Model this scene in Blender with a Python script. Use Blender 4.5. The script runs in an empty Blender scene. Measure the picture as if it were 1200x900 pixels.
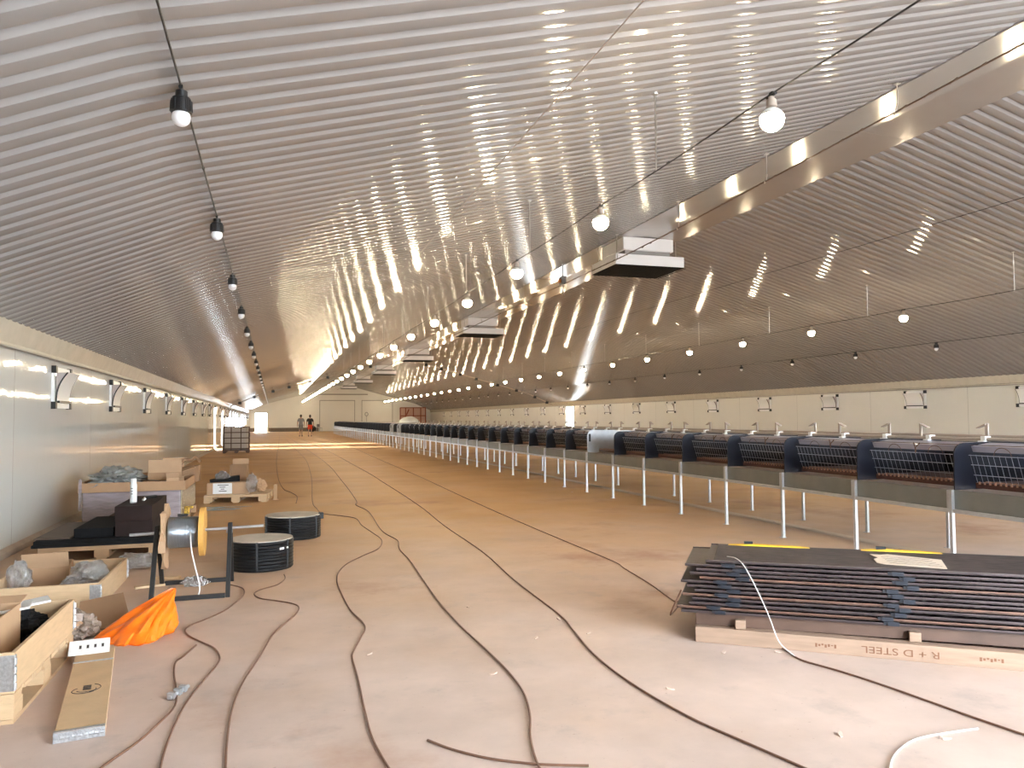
import bpy, bmesh, math, random
from mathutils import Vector, Matrix
random.seed(7)
PI = math.pi
C = bpy.context.scene.collection
sc = bpy.context.scene

# ------------------------------------------------------------------ dimensions
H = 1.45                                   # eye height
XL, XR = -2.755, 19.098                    # side walls
XC = (XL + XR) / 2                         # ridge line
Y0, Y1 = -3.0, 96.6                        # ends of the hall
ZE0, ZE1 = 2.279, 2.475                    # eaves flashing bottom / top
KX, KZ, S2 = 2.0613, 3.3525, 0.2687        # knee offset, knee height, upper slope
KL, KR = XL + KX, XR - KX
RW = 0.772
ZR = KZ + S2 * (XC - RW - KL)              # ridge flashing height
S1 = (KZ - ZE1) / KX

def ceil_z(x):
    if x > XC: x = 2 * XC - x
    if x < KL: return ZE1 + S1 * (x - XL)
    if x < XC - RW: return KZ + S2 * (x - KL)
    return ZR

# ------------------------------------------------------------------ materials
def mat(name, col, rough=.5, metal=0., var=.0, vscale=8., bump=0., bscale=40., spec=.5, emit=None, estr=0., col2=None, trans=0., coat=0., stretch=None):
    m = bpy.data.materials.new(name); m.use_nodes = True
    nt = m.node_tree; b = nt.nodes['Principled BSDF']
    b.inputs['Base Color'].default_value = (*col, 1)
    b.inputs['Roughness'].default_value = rough
    b.inputs['Metallic'].default_value = metal
    b.inputs['Specular IOR Level'].default_value = spec
    b.inputs['Transmission Weight'].default_value = trans
    b.inputs['Coat Weight'].default_value = coat
    if emit:
        b.inputs['Emission Color'].default_value = (*emit, 1)
        b.inputs['Emission Strength'].default_value = estr
    if var or bump:
        tc = nt.nodes.new('ShaderNodeTexCoord'); src = tc.outputs['Object']
        if stretch:
            mp = nt.nodes.new('ShaderNodeMapping'); mp.inputs['Scale'].default_value = stretch
            nt.links.new(src, mp.inputs['Vector']); src = mp.outputs['Vector']
        if var:
            n = nt.nodes.new('ShaderNodeTexNoise'); n.inputs['Scale'].default_value = vscale; n.inputs['Detail'].default_value = 5
            nt.links.new(src, n.inputs['Vector'])
            r = nt.nodes.new('ShaderNodeValToRGB')
            c2 = col2 or tuple(c * (1 - var) for c in col)
            r.color_ramp.elements[0].position = .3; r.color_ramp.elements[0].color = (*c2, 1)
            r.color_ramp.elements[1].position = .7; r.color_ramp.elements[1].color = (*col, 1)
            nt.links.new(n.outputs['Fac'], r.inputs['Fac']); nt.links.new(r.outputs['Color'], b.inputs['Base Color'])
        if bump:
            n2 = nt.nodes.new('ShaderNodeTexNoise'); n2.inputs['Scale'].default_value = bscale; n2.inputs['Detail'].default_value = 3
            nt.links.new(src, n2.inputs['Vector'])
            bp = nt.nodes.new('ShaderNodeBump'); bp.inputs['Strength'].default_value = bump; bp.inputs['Distance'].default_value = .02
            nt.links.new(n2.outputs['Fac'], bp.inputs['Height']); nt.links.new(bp.outputs['Normal'], b.inputs['Normal'])
    return m

def floor_material():
    m = bpy.data.materials.new('dusty_concrete'); m.use_nodes = True
    nt = m.node_tree; b = nt.nodes['Principled BSDF']; L = nt.links
    tc = nt.nodes.new('ShaderNodeTexCoord')
    def noise(scale, det=6, rough=.55):
        n = nt.nodes.new('ShaderNodeTexNoise'); n.inputs['Scale'].default_value = scale
        n.inputs['Detail'].default_value = det; n.inputs['Roughness'].default_value = rough
        L.new(tc.outputs['Object'], n.inputs['Vector']); return n
    def ramp(src, p0, p1, c0, c1):
        r = nt.nodes.new('ShaderNodeValToRGB'); e = r.color_ramp.elements
        e[0].position = p0; e[0].color = (*c0, 1); e[1].position = p1; e[1].color = (*c1, 1)
        L.new(src, r.inputs['Fac']); return r
    def mix(fac, a, b_, f=None):
        x = nt.nodes.new('ShaderNodeMix'); x.data_type = 'RGBA'
        L.new(fac, x.inputs[0]) if f is None else None
        L.new(a, x.inputs[6]); L.new(b_, x.inputs[7]); return x.outputs[2]
    # orange builders' dust lies thick over most of the hall, thinner at the near end, where daylight is also painted in
    dust = ramp(noise(.55).outputs['Fac'], .3, .7, (.50, .28, .12), (.62, .38, .185))
    swept_daylit = ramp(noise(1.3, 8, .6).outputs['Fac'], .32, .68, (.50, .39, .33), (.66, .515, .44))
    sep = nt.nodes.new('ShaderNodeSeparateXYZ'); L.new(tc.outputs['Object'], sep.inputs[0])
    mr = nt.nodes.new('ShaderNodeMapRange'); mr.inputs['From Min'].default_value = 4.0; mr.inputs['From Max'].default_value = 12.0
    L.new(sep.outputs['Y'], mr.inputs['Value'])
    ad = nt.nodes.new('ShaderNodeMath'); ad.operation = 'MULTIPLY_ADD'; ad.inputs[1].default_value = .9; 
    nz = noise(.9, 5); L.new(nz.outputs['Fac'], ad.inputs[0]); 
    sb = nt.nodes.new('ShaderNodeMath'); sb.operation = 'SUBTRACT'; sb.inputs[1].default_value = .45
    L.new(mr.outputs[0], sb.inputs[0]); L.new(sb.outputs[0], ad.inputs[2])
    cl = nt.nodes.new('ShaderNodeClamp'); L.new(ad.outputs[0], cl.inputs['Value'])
    base = mix(cl.outputs[0], swept_daylit.outputs['Color'], dust.outputs['Color'])
    # grey cement smears and fine specks
    sm = ramp(noise(2.1, 9, .65).outputs['Fac'], .56, .72, (0, 0, 0), (.55, .55, .55))
    grey = nt.nodes.new('ShaderNodeRGB'); grey.outputs[0].default_value = (.37, .31, .27, 1)
    inv = nt.nodes.new('ShaderNodeMath'); inv.operation = 'MULTIPLY_ADD'; inv.inputs[1].default_value = -.75; inv.inputs[2].default_value = 1.0
    L.new(cl.outputs[0], inv.inputs[0])
    mm = nt.nodes.new('ShaderNodeMath'); mm.operation = 'MULTIPLY'; L.new(sm.outputs['Color'], mm.inputs[0]); L.new(inv.outputs[0], mm.inputs[1])
    c2 = mix(mm.outputs[0], base, grey.outputs[0])
    spk = ramp(noise(38, 2).outputs['Fac'], .70, .76, (0, 0, 0), (.35, .35, .35))
    dk = nt.nodes.new('ShaderNodeRGB'); dk.outputs[0].default_value = (.24, .13, .07, 1)
    c3 = mix(spk.outputs['Color'], c2, dk.outputs[0])
    st = ramp(noise(.42, 7, .62).outputs['Fac'], .56, .68, (0, 0, 0), (.7, .7, .7))
    rd = nt.nodes.new('ShaderNodeRGB'); rd.outputs[0].default_value = (.36, .175, .095, 1)
    c4 = mix(st.outputs['Color'], c3, rd.outputs[0])
    L.new(c4, b.inputs['Base Color'])
    b.inputs['Roughness'].default_value = .62; b.inputs['Specular IOR Level'].default_value = .35
    bp = nt.nodes.new('ShaderNodeBump'); bp.inputs['Strength'].default_value = .12; bp.inputs['Distance'].default_value = .01
    L.new(noise(9, 8, .7).outputs['Fac'], bp.inputs['Height']); L.new(bp.outputs['Normal'], b.inputs['Normal'])
    return m

M = dict(
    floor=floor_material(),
    ceil=mat('coated_ceiling_sheet', (.295, .280, .276), .10, 0., .05, 1.2, .012, 1.3, spec=.5),
    flash=mat('ridge_flashing_sheet', (.44, .415, .40), .13, .3, .06, 1.5, .06, 1.5, spec=.7),
    wall=mat('glossy_wall_panel', (.66, .66, .625), .045, 0., .05, .6, .07, 3.2, spec=.5),
    endwall=mat('matt_end_wall', (.84, .82, .76), .5, 0., .06, .5),
    wallr=mat('satin_wall_panel', (.74, .72, .65), .32, 0., .05, .6, .05, 1.5),
    seam=mat('panel_joint', (.34, .32, .28), .6),
    eave=mat('cream_eaves_flashing', (.62, .58, .48), .25, 0., .1, 5, .15, 6),
    skirt=mat('wall_kerb', (.50, .40, .31), .7, 0., .2, 4),
    palekerb=mat('pale_concrete_kerb', (.66, .52, .39), .7, 0., .15, 4),
    brownkerb=mat('brown_skirting', (.20, .15, .11), .7, 0., .2, 4),
    bulb_on=mat('lit_globe', (1, 1, 1), .3, emit=(1.0, .82, .54), estr=350),
    bulb_off=mat('opal_globe', (.85, .85, .88), .3),
    black=mat('black_plastic', (.012, .012, .013), .4),
    cable=mat('brown_cable', (.20, .10, .06), .5, 0., .2, 30),
    ropeb=mat('brown_rope', (.13, .085, .06), .6),
    cablek=mat('black_cable', (.02, .018, .016), .5),
    wirew=mat('white_wire', (.75, .73, .70), .35),
    steelwire=mat('steel_wire', (.5, .48, .45), .3, .9),
    galv=mat('galvanised_steel', (.58, .59, .60), .33, .7, .12, 14, .05, 30),
    apron=mat('dull_galvanised_sheet', (.20, .20, .18), .45, .5, .12, 7),
    whitehood=mat('white_hood_sheet', (.88, .86, .86), .35, 0., .04, 5),
    hoodmesh=mat('black_hood_mesh', (.010, .009, .010), .8, bump=.3, bscale=120, spec=.1),
    navy=mat('navy_plastic', (.006, .0075, .015), .32, 0., .3, 5),
    inner=mat('dark_cage_interior', (.005, .005, .007), .7, spec=.1),
    cheek=mat('pinkish_cheek_plate', (.50, .43, .40), .5),
    lavender=mat('lit_partition_top', (.30, .295, .36), .3),
    slat=mat('maroon_slatted_floor', (.075, .026, .018), .4, 0., .3, 20),
    nub=mat('slat_nub', (.34, .19, .13), .4),
    cwire=mat('zinc_wire', (.42, .44, .48), .35, .7),
    pipe=mat('beige_pipe', (.36, .30, .25), .45),
    white=mat('white_plastic', (.85, .85, .83), .4),
    pine=mat('pine_board', (.62, .43, .25), .6, 0., .14, 5, .06, 30, stretch=(1.5, 1.5, 9)),
    pine2=mat('old_pine', (.52, .33, .18), .7, 0., .3, 4, .08, 40),
    timber=mat('pale_sawn_timber', (.40, .265, .18), .7, 0., .22, 4, .08, 40, stretch=(1, 4, 10)),
    card=mat('brown_cardboard', (.40, .235, .125), .75, 0., .12, 6),
    card2=mat('light_cardboard', (.52, .33, .19), .75, 0., .12, 6),
    cardk=mat('dark_cardboard', (.30, .17, .09), .8, 0., .12, 6),  # darker brown cardboard for some sheets and cartons
    hinge=mat('zinc_hinge', (.66, .68, .70), .3, .8, .3, 60, .25, 90),
    paper=mat('white_paper', (.80, .79, .77), .7),
    ink=mat('dark_ink', (.05, .04, .035), .7),
    stamp=mat('burnt_stamp', (.20, .09, .045), .7),
    orange=mat('orange_plastic_bag', (1.0, .23, .012), .32, 0., .18, 9, .35, 14, col2=(.85, .14, .005)),
    film=mat('clear_film', (.86, .83, .80), .12, 0., .15, 14, .4, 30, trans=.75),
    bfilm=mat('brownish_film', (.36, .27, .21), .2, 0., .25, 14, .5, 30, trans=.15),
    greyfilm=mat('grey_shrink_wrap', (.36, .30, .31), .2, 0., .3, 5, .6, 9, stretch=(1, 1, 5)),
    goldfilm=mat('shiny_shrink_wrap', (.62, .52, .36), .14, .2, .35, 9, .8, 16, stretch=(1, 1, 3)),
    darkbox=mat('dark_brown_box', (.030, .019, .017), .8, 0., .2, 5, spec=.15),
    darkside=mat('brown_board', (.11, .072, .05), .6, 0., .2, 5),
    foam=mat('black_foam', (.013, .013, .014), .8, 0., .3, 20, spec=.15),
    blacksteel=mat('black_painted_steel', (.028, .026, .025), .5, .3, .3, 15),
    drum=mat('grey_wire_winding', (.30, .33, .36), .3, .75, .15, 3, .35, 3, stretch=(120, 1, 1)),
    flangeo=mat('orange_wood_flange', (.72, .38, .09), .6, 0., .2, 8),
    brass=mat('brass_fitting', (.70, .50, .12), .25, .9),
    coil=mat('black_pipe_coil', (.007, .007, .008), .34, 0., 0, 5, .5, 4, stretch=(.2, .2, 60), spec=.3),
    coiltop=mat('dusty_coil_cover', (.62, .55, .46), .6, 0., .3, 6),
    greybag=mat('grey_plastic_sheet', (.30, .31, .29), .35, 0., .5, 9, .5, 15),
    plate=mat('brown_black_plate', (.125, .095, .092), .36, .3, .45, 7, .1, 30, stretch=(1, 8, 8)),
    platetop=mat('scuffed_plate_top', (.060, .042, .040), .65, .0, .6, 9, .3, 18),
    plateedge=mat('worn_plate_edge', (.26, .145, .10), .45, .3, .5, 6, stretch=(1, 8, 8)),
    clip=mat('blue_black_clip', (.014, .018, .027), .45),
    yellow=mat('yellow_strap', (.85, .52, .03), .5),
    basebrown=mat('brown_base_board', (.15, .085, .058), .5, 0., .4, 4),
    tank=mat('cloudy_tank', (.52, .45, .36), .4),
    rust=mat('brown_cage_bar', (.10, .055, .035), .6),
    redframe=mat('red_brown_frame', (.30, .075, .04), .5),
    pinkpanel=mat('pinkish_panel', (.62, .40, .31), .6),
    skin=mat('skin', (.42, .24, .17), .5),
    shirtg=mat('grey_shirt', (.24, .24, .25), .8), shirtk=mat('black_shirt', (.018, .017, .018), .8),
    shortsg=mat('grey_trousers', (.20, .20, .20), .8), shortsr=mat('red_shorts', (.85, .07, .025), .7),
    hair=mat('dark_hair', (.03, .022, .016), .6), shoe=mat('dark_shoe', (.03, .028, .027), .6), sock=mat('light_sock', (.35, .33, .3), .8),
    panelglow=mat('glowing_wall_panel', (.9, .93, .95), .4, emit=(.92, .97, 1.0), estr=2.6),
    outside=mat('pale_gravel', (.55, .52, .48), .8, 0., .2, 2),
    motor=mat('grey_motor', (.22, .21, .21), .5, .2),
    chip=mat('paper_scrap', (.62, .48, .38), .8),
)

# ------------------------------------------------------------------ mesh builder
class MB:
    def __init__(s): s.v = []; s.f = []; s.m = []; s.cur = 0
    def add(s, vs, fs):
        o = len(s.v); s.v += [tuple(v) for v in vs]
        for f in fs: s.f.append(tuple(i + o for i in f)); s.m.append(s.cur)
        return s
    def hexa(s, p):      # 8 points: bottom ring 0-3, top ring 4-7
        return s.add(p, [(3, 2, 1, 0), (4, 5, 6, 7), (0, 1, 5, 4), (1, 2, 6, 5), (2, 3, 7, 6), (3, 0, 4, 7)])
    def box(s, x0, x1, y0, y1, z0, z1, T=None):
        p = [(x0, y0, z0), (x1, y0, z0), (x1, y1, z0), (x0, y1, z0), (x0, y0, z1), (x1, y0, z1), (x1, y1, z1), (x0, y1, z1)]
        if T: p = [T @ Vector(q) for q in p]
        return s.hexa(p)
    def bar(s, a, b, w, h=None, up=(0, 0, 1)):
        a, b = Vector(a), Vector(b); h = h or w; d = (b - a).normalized(); up = Vector(up)
        if abs(d.dot(up)) > .98: up = Vector((0, 1, 0)) if abs(d.y) < .9 else Vector((1, 0, 0))
        r = d.cross(up).normalized() * w / 2; u = r.cross(d).normalized() * h / 2
        return s.hexa([a - r - u, a + r - u, a + r + u, a - r + u, b - r - u, b + r - u, b + r + u, b - r + u])
    def tube(s, path, r, n=6, closed=False, taper=None):
        P = [Vector(p) for p in path]; N = len(P); rings = []; prev = None
        for i in range(N):
            if closed: d = P[(i + 1) % N] - P[i - 1]
            else: d = P[min(i + 1, N - 1)] - P[max(i - 1, 0)]
            d.normalize()
            if prev is None:
                up = Vector((0, 0, 1)) if abs(d.z) < .9 else Vector((1, 0, 0))
                prev = d.cross(up).normalized()
            else:
                prev = (prev - d * prev.dot(d)).normalized()
            q = d.cross(prev); rr = taper[i] if taper else r
            rings.append([P[i] + (prev * math.cos(2 * PI * k / n) + q * math.sin(2 * PI * k / n)) * rr for k in range(n)])
        vs = [v for R in rings for v in R]; fs = []
        for i in range(N if closed else N - 1):
            j = (i + 1) % N
            for k in range(n): fs.append((i * n + k, i * n + (k + 1) % n, j * n + (k + 1) % n, j * n + k))
        if not closed: fs += [tuple(range(n))[::-1], tuple((N - 1) * n + k for k in range(n))]
        return s.add(vs, fs)
    def cyl(s, a, b, r, n=16, r2=None): return s.tube([a, b], r, n, taper=[r, r if r2 is None else r2])
    def lathe(s, prof, c=(0, 0, 0), n=24, T=None):
        vs = []; fs = []; c = Vector(c)
        for r, z in prof:
            for k in range(n):
                p = Vector((r * math.cos(2 * PI * k / n), r * math.sin(2 * PI * k / n), z)); vs.append((T @ p if T else p) + c)
        m = len(prof)
        for i in range(m - 1):
            for k in range(n): fs.append((i * n + k, i * n + (k + 1) % n, (i + 1) * n + (k + 1) % n, (i + 1) * n + k))
        if prof[0][0] > 1e-6: fs.append(tuple(range(n))[::-1])
        if prof[-1][0] > 1e-6: fs.append(tuple((m - 1) * n + k for k in range(n)))
        return s.add(vs, fs)
    def prism(s, poly, f0, f1):   # poly list of 2-tuples; f0/f1 map (a,b)->xyz
        n = len(poly); vs = [f0(*p) for p in poly] + [f1(*p) for p in poly]
        fs = [tuple(range(n))[::-1], tuple(range(n, 2 * n))] + [(i, (i + 1) % n, n + (i + 1) % n, n + i) for i in range(n)]
        return s.add(vs, fs)
    def grid(s, fn, nu, nv):
        vs = [fn(i / nu, j / nv) for i in range(nu + 1) for j in range(nv + 1)]
        fs = [(i * (nv + 1) + j, (i + 1) * (nv + 1) + j, (i + 1) * (nv + 1) + j + 1, i * (nv + 1) + j + 1) for i in range(nu) for j in range(nv)]
        return s.add(vs, fs)
    def loft(s, rings):
        n = len(rings[0]); vs = [p for R in rings for p in R]; fs = []
        for i in range(len(rings) - 1):
            for k in range(n): fs.append((i * n + k, i * n + (k + 1) % n, (i + 1) * n + (k + 1) % n, (i + 1) * n + k))
        fs += [tuple(range(n))[::-1], tuple((len(rings) - 1) * n + k for k in range(n))]
        return s.add(vs, fs)
    def mesh(s, name, mats, smooth=False):
        me = bpy.data.meshes.new(name); me.from_pydata(s.v, [], s.f)
        for m in (mats if isinstance(mats, (list, tuple)) else [mats]): me.materials.append(m)
        me.polygons.foreach_set('material_index', s.m)
        bm = bmesh.new(); bm.from_mesh(me); bmesh.ops.recalc_face_normals(bm, faces=bm.faces); bm.to_mesh(me); bm.free()
        if smooth:
            me.polygons.foreach_set('use_smooth', [True] * len(me.polygons))
            try: me.set_sharp_from_angle(angle=math.radians(40))
            except Exception: pass
        me.update(); return me
    def build(s, name, mats, parent=None, smooth=False, bevel=0):
        o = bpy.data.objects.new(name, s.mesh(name, mats, smooth)); C.objects.link(o)
        if parent: o.parent = parent
        if bevel:
            bv = o.modifiers.new('bevel', 'BEVEL'); bv.width = bevel; bv.segments = 2; bv.limit_method = 'ANGLE'
        return o

def tag(o, label, cat, group=None, kind=None):
    o['label'] = label; o['category'] = cat
    if group: o['group'] = group
    if kind: o['kind'] = kind
    return o
def empty(name, loc=(0, 0, 0), rz=0):
    o = bpy.data.objects.new(name, None); C.objects.link(o); o.location = loc; o.rotation_euler = (0, 0, rz)
    o.empty_display_size = .1; return o
def thing(name, label, cat, loc=(0, 0, 0), rz=0, group=None):
    return tag(empty(name, loc, rz), label, cat, group)
def place(o, loc, rz=0):
    o.location = loc; o.rotation_euler = (0, 0, rz); return o
def dup(root, loc, rz=None, label=None, skip=()):
    r = root.copy(); C.objects.link(r); r.location = loc
    if rz is not None: r.rotation_euler = (0, 0, rz)
    if label: r['label'] = label
    for ch in list(root.children):
        if ch.name.split('.')[0] in skip: continue
        c = ch.copy(); C.objects.link(c); c.parent = r
        for g in ch.children:
            d = g.copy(); C.objects.link(d); d.parent = c
    return r
def struct(o, label=None, cat=None):
    o['kind'] = 'structure'
    if label: o['label'] = label
    if cat: o['category'] = cat
    return o

_T = 'zeroth first second third fourth fifth sixth seventh eighth ninth tenth eleventh twelfth thirteenth fourteenth fifteenth sixteenth seventeenth eighteenth nineteenth'.split()
_D = {2: ('twenty', 'twentieth'), 3: ('thirty', 'thirtieth'), 4: ('forty', 'fortieth'), 5: ('fifty', 'fiftieth'), 6: ('sixty', 'sixtieth')}
def ordinal(n):
    if n < 20: return _T[n]
    t, u = divmod(n, 10)
    return _D[t][1] if u == 0 else _D[t][0] + '-' + _T[u]

def smooth_path(pts, n=6):
    P = [Vector(p) for p in pts]; out = []
    for i in range(len(P) - 1):
        p0, p1, p2, p3 = P[max(i - 1, 0)], P[i], P[i + 1], P[min(i + 2, len(P) - 1)]
        for k in range(n):
            t = k / n
            out.append(.5 * ((2 * p1) + (p2 - p0) * t + (2 * p0 - 5 * p1 + 4 * p2 - p3) * t * t + (3 * p1 - p0 - 3 * p2 + p3) * t ** 3))
    out.append(P[-1]); return out

# ------------------------------------------------------------------ the hall
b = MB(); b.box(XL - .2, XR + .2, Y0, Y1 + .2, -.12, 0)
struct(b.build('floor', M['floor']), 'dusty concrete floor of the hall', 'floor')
b = MB(); b.box(-60, 80, -60, 160, -.30, -.14)
struct(b.build('ground_outside', M['outside']), 'pale gravel ground outside the hall', 'ground')

# ribbed ceiling: one corrugated sheet skin following the mansard profile
PER, DEP = .2105, .036
prof = []
y = Y0 - .05
while y < Y1 + .1:
    prof += [(y + .122 * k / 6, 0.0032 * (2 * k / 6 - 1) ** 2) for k in range(7)] + [(y + .152, DEP), (y + .180, DEP)]
    y += PER
xs = [(XL - .1, ZE1 - .1 * S1), (KL - .07, KZ - .07 * S1 - .002), (KL + .07, KZ + .07 * S2 - .002), (XC - RW + .12, ZR + .12 * S2)]
full = [(x, z) for x, z in xs] + [(2 * XC - x, z) for x, z in reversed(xs)]
b = MB()
n = len(full)
for k in range(n - 1):
    if k == 3: continue
    b.add([(x, yy, z + dz) for yy, dz in prof for x, z in full[k:k + 2]], [(2 * i, 2 * i + 1, 2 * i + 3, 2 * i + 2) for i in range(len(prof) - 1)])
co = b.build('ceiling', M['ceil'], None, True)
struct(co, 'ribbed white sheet metal ceiling with bent knees', 'ceiling')
# roof deck above the sheets keeps the weather out
b = MB()
for i in range(n - 1):
    (xa, za), (xb, zb) = full[i], full[i + 1]
    b.hexa([(xa, Y0 - .1, za + .05), (xb, Y0 - .1, zb + .05), (xb, Y1 + .2, zb + .05), (xa, Y1 + .2, za + .05), (xa, Y0 - .1, za + .15), (xb, Y0 - .1, zb + .15), (xb, Y1 + .2, zb + .15), (xa, Y1 + .2, za + .15)])
struct(b.build('roof', M['endwall']))
# ridge flashing (slightly folded sheet)
b = MB()
rp = [(XC - RW, ZR - .012), (XC - .02, ZR + .03), (XC + .02, ZR + .03), (XC + RW, ZR - .012), (XC + RW, ZR + .006), (XC + .02, ZR + .045), (XC - .02, ZR + .045), (XC - RW, ZR + .006)]
yy = Y0
while yy < Y1:
    y2 = min(yy + 6.0, Y1)
    b.prism(rp, lambda a, c, Y=yy: (a, Y, c), lambda a, c, Y=y2: (a, Y - .004, c)); yy = y2
struct(b.build('trim_1', M['flash']), 'wide flat ridge flashing sheet', 'trim')

def wall_x(name, x_in, sgn, holes, mat_=M['wall'], seam0=0., pitch=3.79):
    """side wall: inner face at x_in, thickness outward (sgn), holes = [(y0,y1,z0,z1)]"""
    b = MB(); xo = x_in + sgn * .12
    xa, xb = min(x_in, xo), max(x_in, xo)
    cuts = sorted(holes); y = Y0
    for (a, c, z0, z1) in cuts:
        b.box(xa, xb, y, a, 0, 2.62)
        if z0 > 0: b.box(xa, xb, a, c, 0, z0)
        b.box(xa, xb, a, c, z1, 2.62); y = c
    b.box(xa, xb, y, Y1, 0, 2.62)
    b.cur = 1; s = seam0
    while s < Y1:
        if s > Y0 and not any(a - .05 < s < c + .05 for a, c, _, _ in cuts):
            b.box(min(x_in, x_in - sgn * .0015), max(x_in, x_in - sgn * .0015), s - .004, s + .004, .0, ZE0)
        s += pitch
    return struct(b.build(name, [mat_, M['seam']]))
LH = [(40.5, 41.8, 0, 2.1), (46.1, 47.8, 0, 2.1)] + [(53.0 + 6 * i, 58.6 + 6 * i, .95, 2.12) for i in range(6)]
struct(wall_x('wall_left', XL, -1, LH, seam0=9.847 - 3 * 3.79), 'white panelled wall with vertical joints on the near side', 'wall')
struct(wall_x('wall_right', XR, 1, [(47.8, 49.3, 0, 2.21)], M['wallr'], seam0=17.32 - 5 * 3.79), 'white panelled wall behind the cages', 'wall')
for i in range(6):  # emissive panels added for a bright band on the wall; they also stop sun
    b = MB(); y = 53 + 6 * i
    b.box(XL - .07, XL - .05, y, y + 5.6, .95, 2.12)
    w = struct(b.build('window_%d' % (i + 1), M['panelglow']), 'glowing panel added for the bright band on the side wall', 'window')
    b = MB()
    for yy in (y, y + 2.8, y + 5.56): b.box(XL - .09, XL - .02, yy, yy + .04, .95, 2.12)
    b.box(XL - .09, XL - .02, y, y + 5.6, .95, .985); b.box(XL - .09, XL - .02, y, y + 5.6, 2.085, 2.12)
    b.build('window_frame', M['eave'], w)
def doorframe(name, pts, lab):
    b = MB()
    for a, c in pts: b.bar(a, c, .07)
    return struct(b.build(name, M['eave']), lab, 'door')
for i, (a, c, z0, z1) in enumerate(LH[:2]):
    doorframe('door_%d' % (i + 1), [((XL - .05, a, 0), (XL - .05, a, z1)), ((XL - .05, c, 0), (XL - .05, c, z1)), ((XL - .05, a, z1), (XL - .05, c, z1))], 'open doorway in the near side wall')
doorframe('door_3', [((XR + .05, 47.8, 0), (XR + .05, 47.8, 2.2)), ((XR + .05, 49.3, 0), (XR + .05, 49.3, 2.2)), ((XR + .05, 47.8, 2.2), (XR + .05, 49.3, 2.2))], 'bright open doorway in the wall behind the cages')
# end wall with an open doorway
b = MB(); yb = Y1 + .15
def pz(poly, y0, y1): b.prism(poly, lambda a, c: (a, y0, c), lambda a, c: (a, y1, c))
pz([(XL, 0), (-2.03, 0), (-2.03, 2.25), (XL, 2.25)], Y1, yb); pz([(-.66, 0), (XR, 0), (XR, 2.25), (-.66, 2.25)], Y1, yb)
pz([(XL, 2.25), (XR, 2.25), (XR, ZE1 + .02), (KR, KZ + .03), (XC + RW, ZR + .05), (XC - RW, ZR + .05), (KL, KZ + .03), (XL, ZE1 + .02)], Y1, yb)
b.cur = 1
struct(b.build('wall_far', [M['endwall'], M['seam']]), 'cream gable end wall', 'wall')
doorframe('door_4', [((-2.03, Y1 - .02, 0), (-2.03, Y1 - .02, 2.25)), ((-.66, Y1 - .02, 0), (-.66, Y1 - .02, 2.25)), ((-2.03, Y1 - .02, 2.25), (-.66, Y1 - .02, 2.25))], 'bright open doorway in the gable end wall')
# two big sliding door leaves on the end wall
for i, (xa, xb) in enumerate(((5.4, 9.65), (10.45, 14.3))):
    b = MB(); b.box(xa, xb, Y1 - .06, Y1 - .01, .05, 3.75)
    b.cur = 1
    b.box(xa, xb, Y1 - .075, Y1 - .055, 3.70, 3.78); b.box(xa, xa + .07, Y1 - .075, Y1 - .055, .05, 3.75); b.box(xb - .07, xb, Y1 - .075, Y1 - .055, .05, 3.75)
    struct(b.build('door_%d' % (5 + i), [M['endwall'], M['seam']]), 'wide cream sliding door in the gable end wall', 'door')
b = MB(); b.box(5.2, 11.2, Y1 - .1, Y1 - .02, 4.42, 4.55); struct(b.build('trim_2', M['seam']), 'dark door track on the gable end wall', 'trim')
b = MB(); b.box(-.5, 5.3, Y1 - .06, Y1 - .001, 0, .46); b.box(XL + .1, -2.1, Y1 - .06, Y1 - .001, 0, .46); struct(b.build('baseboard_far', M['brownkerb']), 'brown skirting along the gable end wall', 'baseboard')
# near gable with the wide entrance the daylight comes through
b = MB(); DX0, DX1, DZ = 2.6, 12.5, 4.15
pz([(XL, 0), (DX0, 0), (DX0, DZ), (KL + 2.98, DZ), (KL, KZ), (XL, ZE1)], Y0 - .15, Y0); pz([(DX1, 0), (XR, 0), (XR, ZE1), (KR, KZ), (KR - 2.98, DZ), (DX1, DZ)], Y0 - .15, Y0)
pz([(KL + 2.98, DZ), (KR - 2.98, DZ), (XC + RW, ZR + .05), (XC - RW, ZR + .05)], Y0 - .15, Y0)
struct(b.build('wall_near', M['endwall']))
# eaves flashings and base kerbs
def eave(name, x, s, lab):
    p = [(x, ZE0 - .015), (x + s * .045, ZE0 - .015), (x + s * .05, ZE0 + .012), (x + s * .022, ZE0 + .022), (x + s * .10, ZE1 + .05), (x, ZE1 + .05)]
    b = MB(); y = Y0
    while y < Y1:
        y2 = min(y + 3.79, Y1); b.prism(p, lambda a, c, Y=y: (a, Y, c), lambda a, c, Y=y2: (a, Y - .006, c)); y = y2
    b.cur = 1
    b.tube([(x + s * .05, Y0, ZE0 - .03), (x + s * .05, Y1, ZE0 - .03)], .012, 6)
    struct(b.build(name, [M['eave'], M['seam']]), lab, 'trim')
eave('trim_3', XL, 1, 'cream eaves flashing along the near side wall'); eave('trim_4', XR, -1, 'cream eaves flashing along the wall behind the cages')
for nm, x, s in (('baseboard_left', XL, 1), ('baseboard_right', XR, -1)):
    b = MB()
    segs = [(Y0, 40.4), (41.9, 46.0), (47.9, Y1)] if s > 0 else [(Y0, 47.7), (49.4, Y1)]
    for a, c in segs: b.prism([(x, 0), (x + s * .06, 0), (x + s * .045, .05), (x, .09)], lambda p, q, Y=a: (p, Y, q), lambda p, q, Y=c: (p, Y, q))
    struct(b.build(nm, M['skirt']), 'pale kerb along the foot of the side wall', 'baseboard')
b = MB(); b.prism([(6.46, 0), (6.66, 0), (6.63, .010), (6.49, .010)], lambda a, c: (a, 3.5, c), lambda a, c: (a, 79, c))
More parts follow.
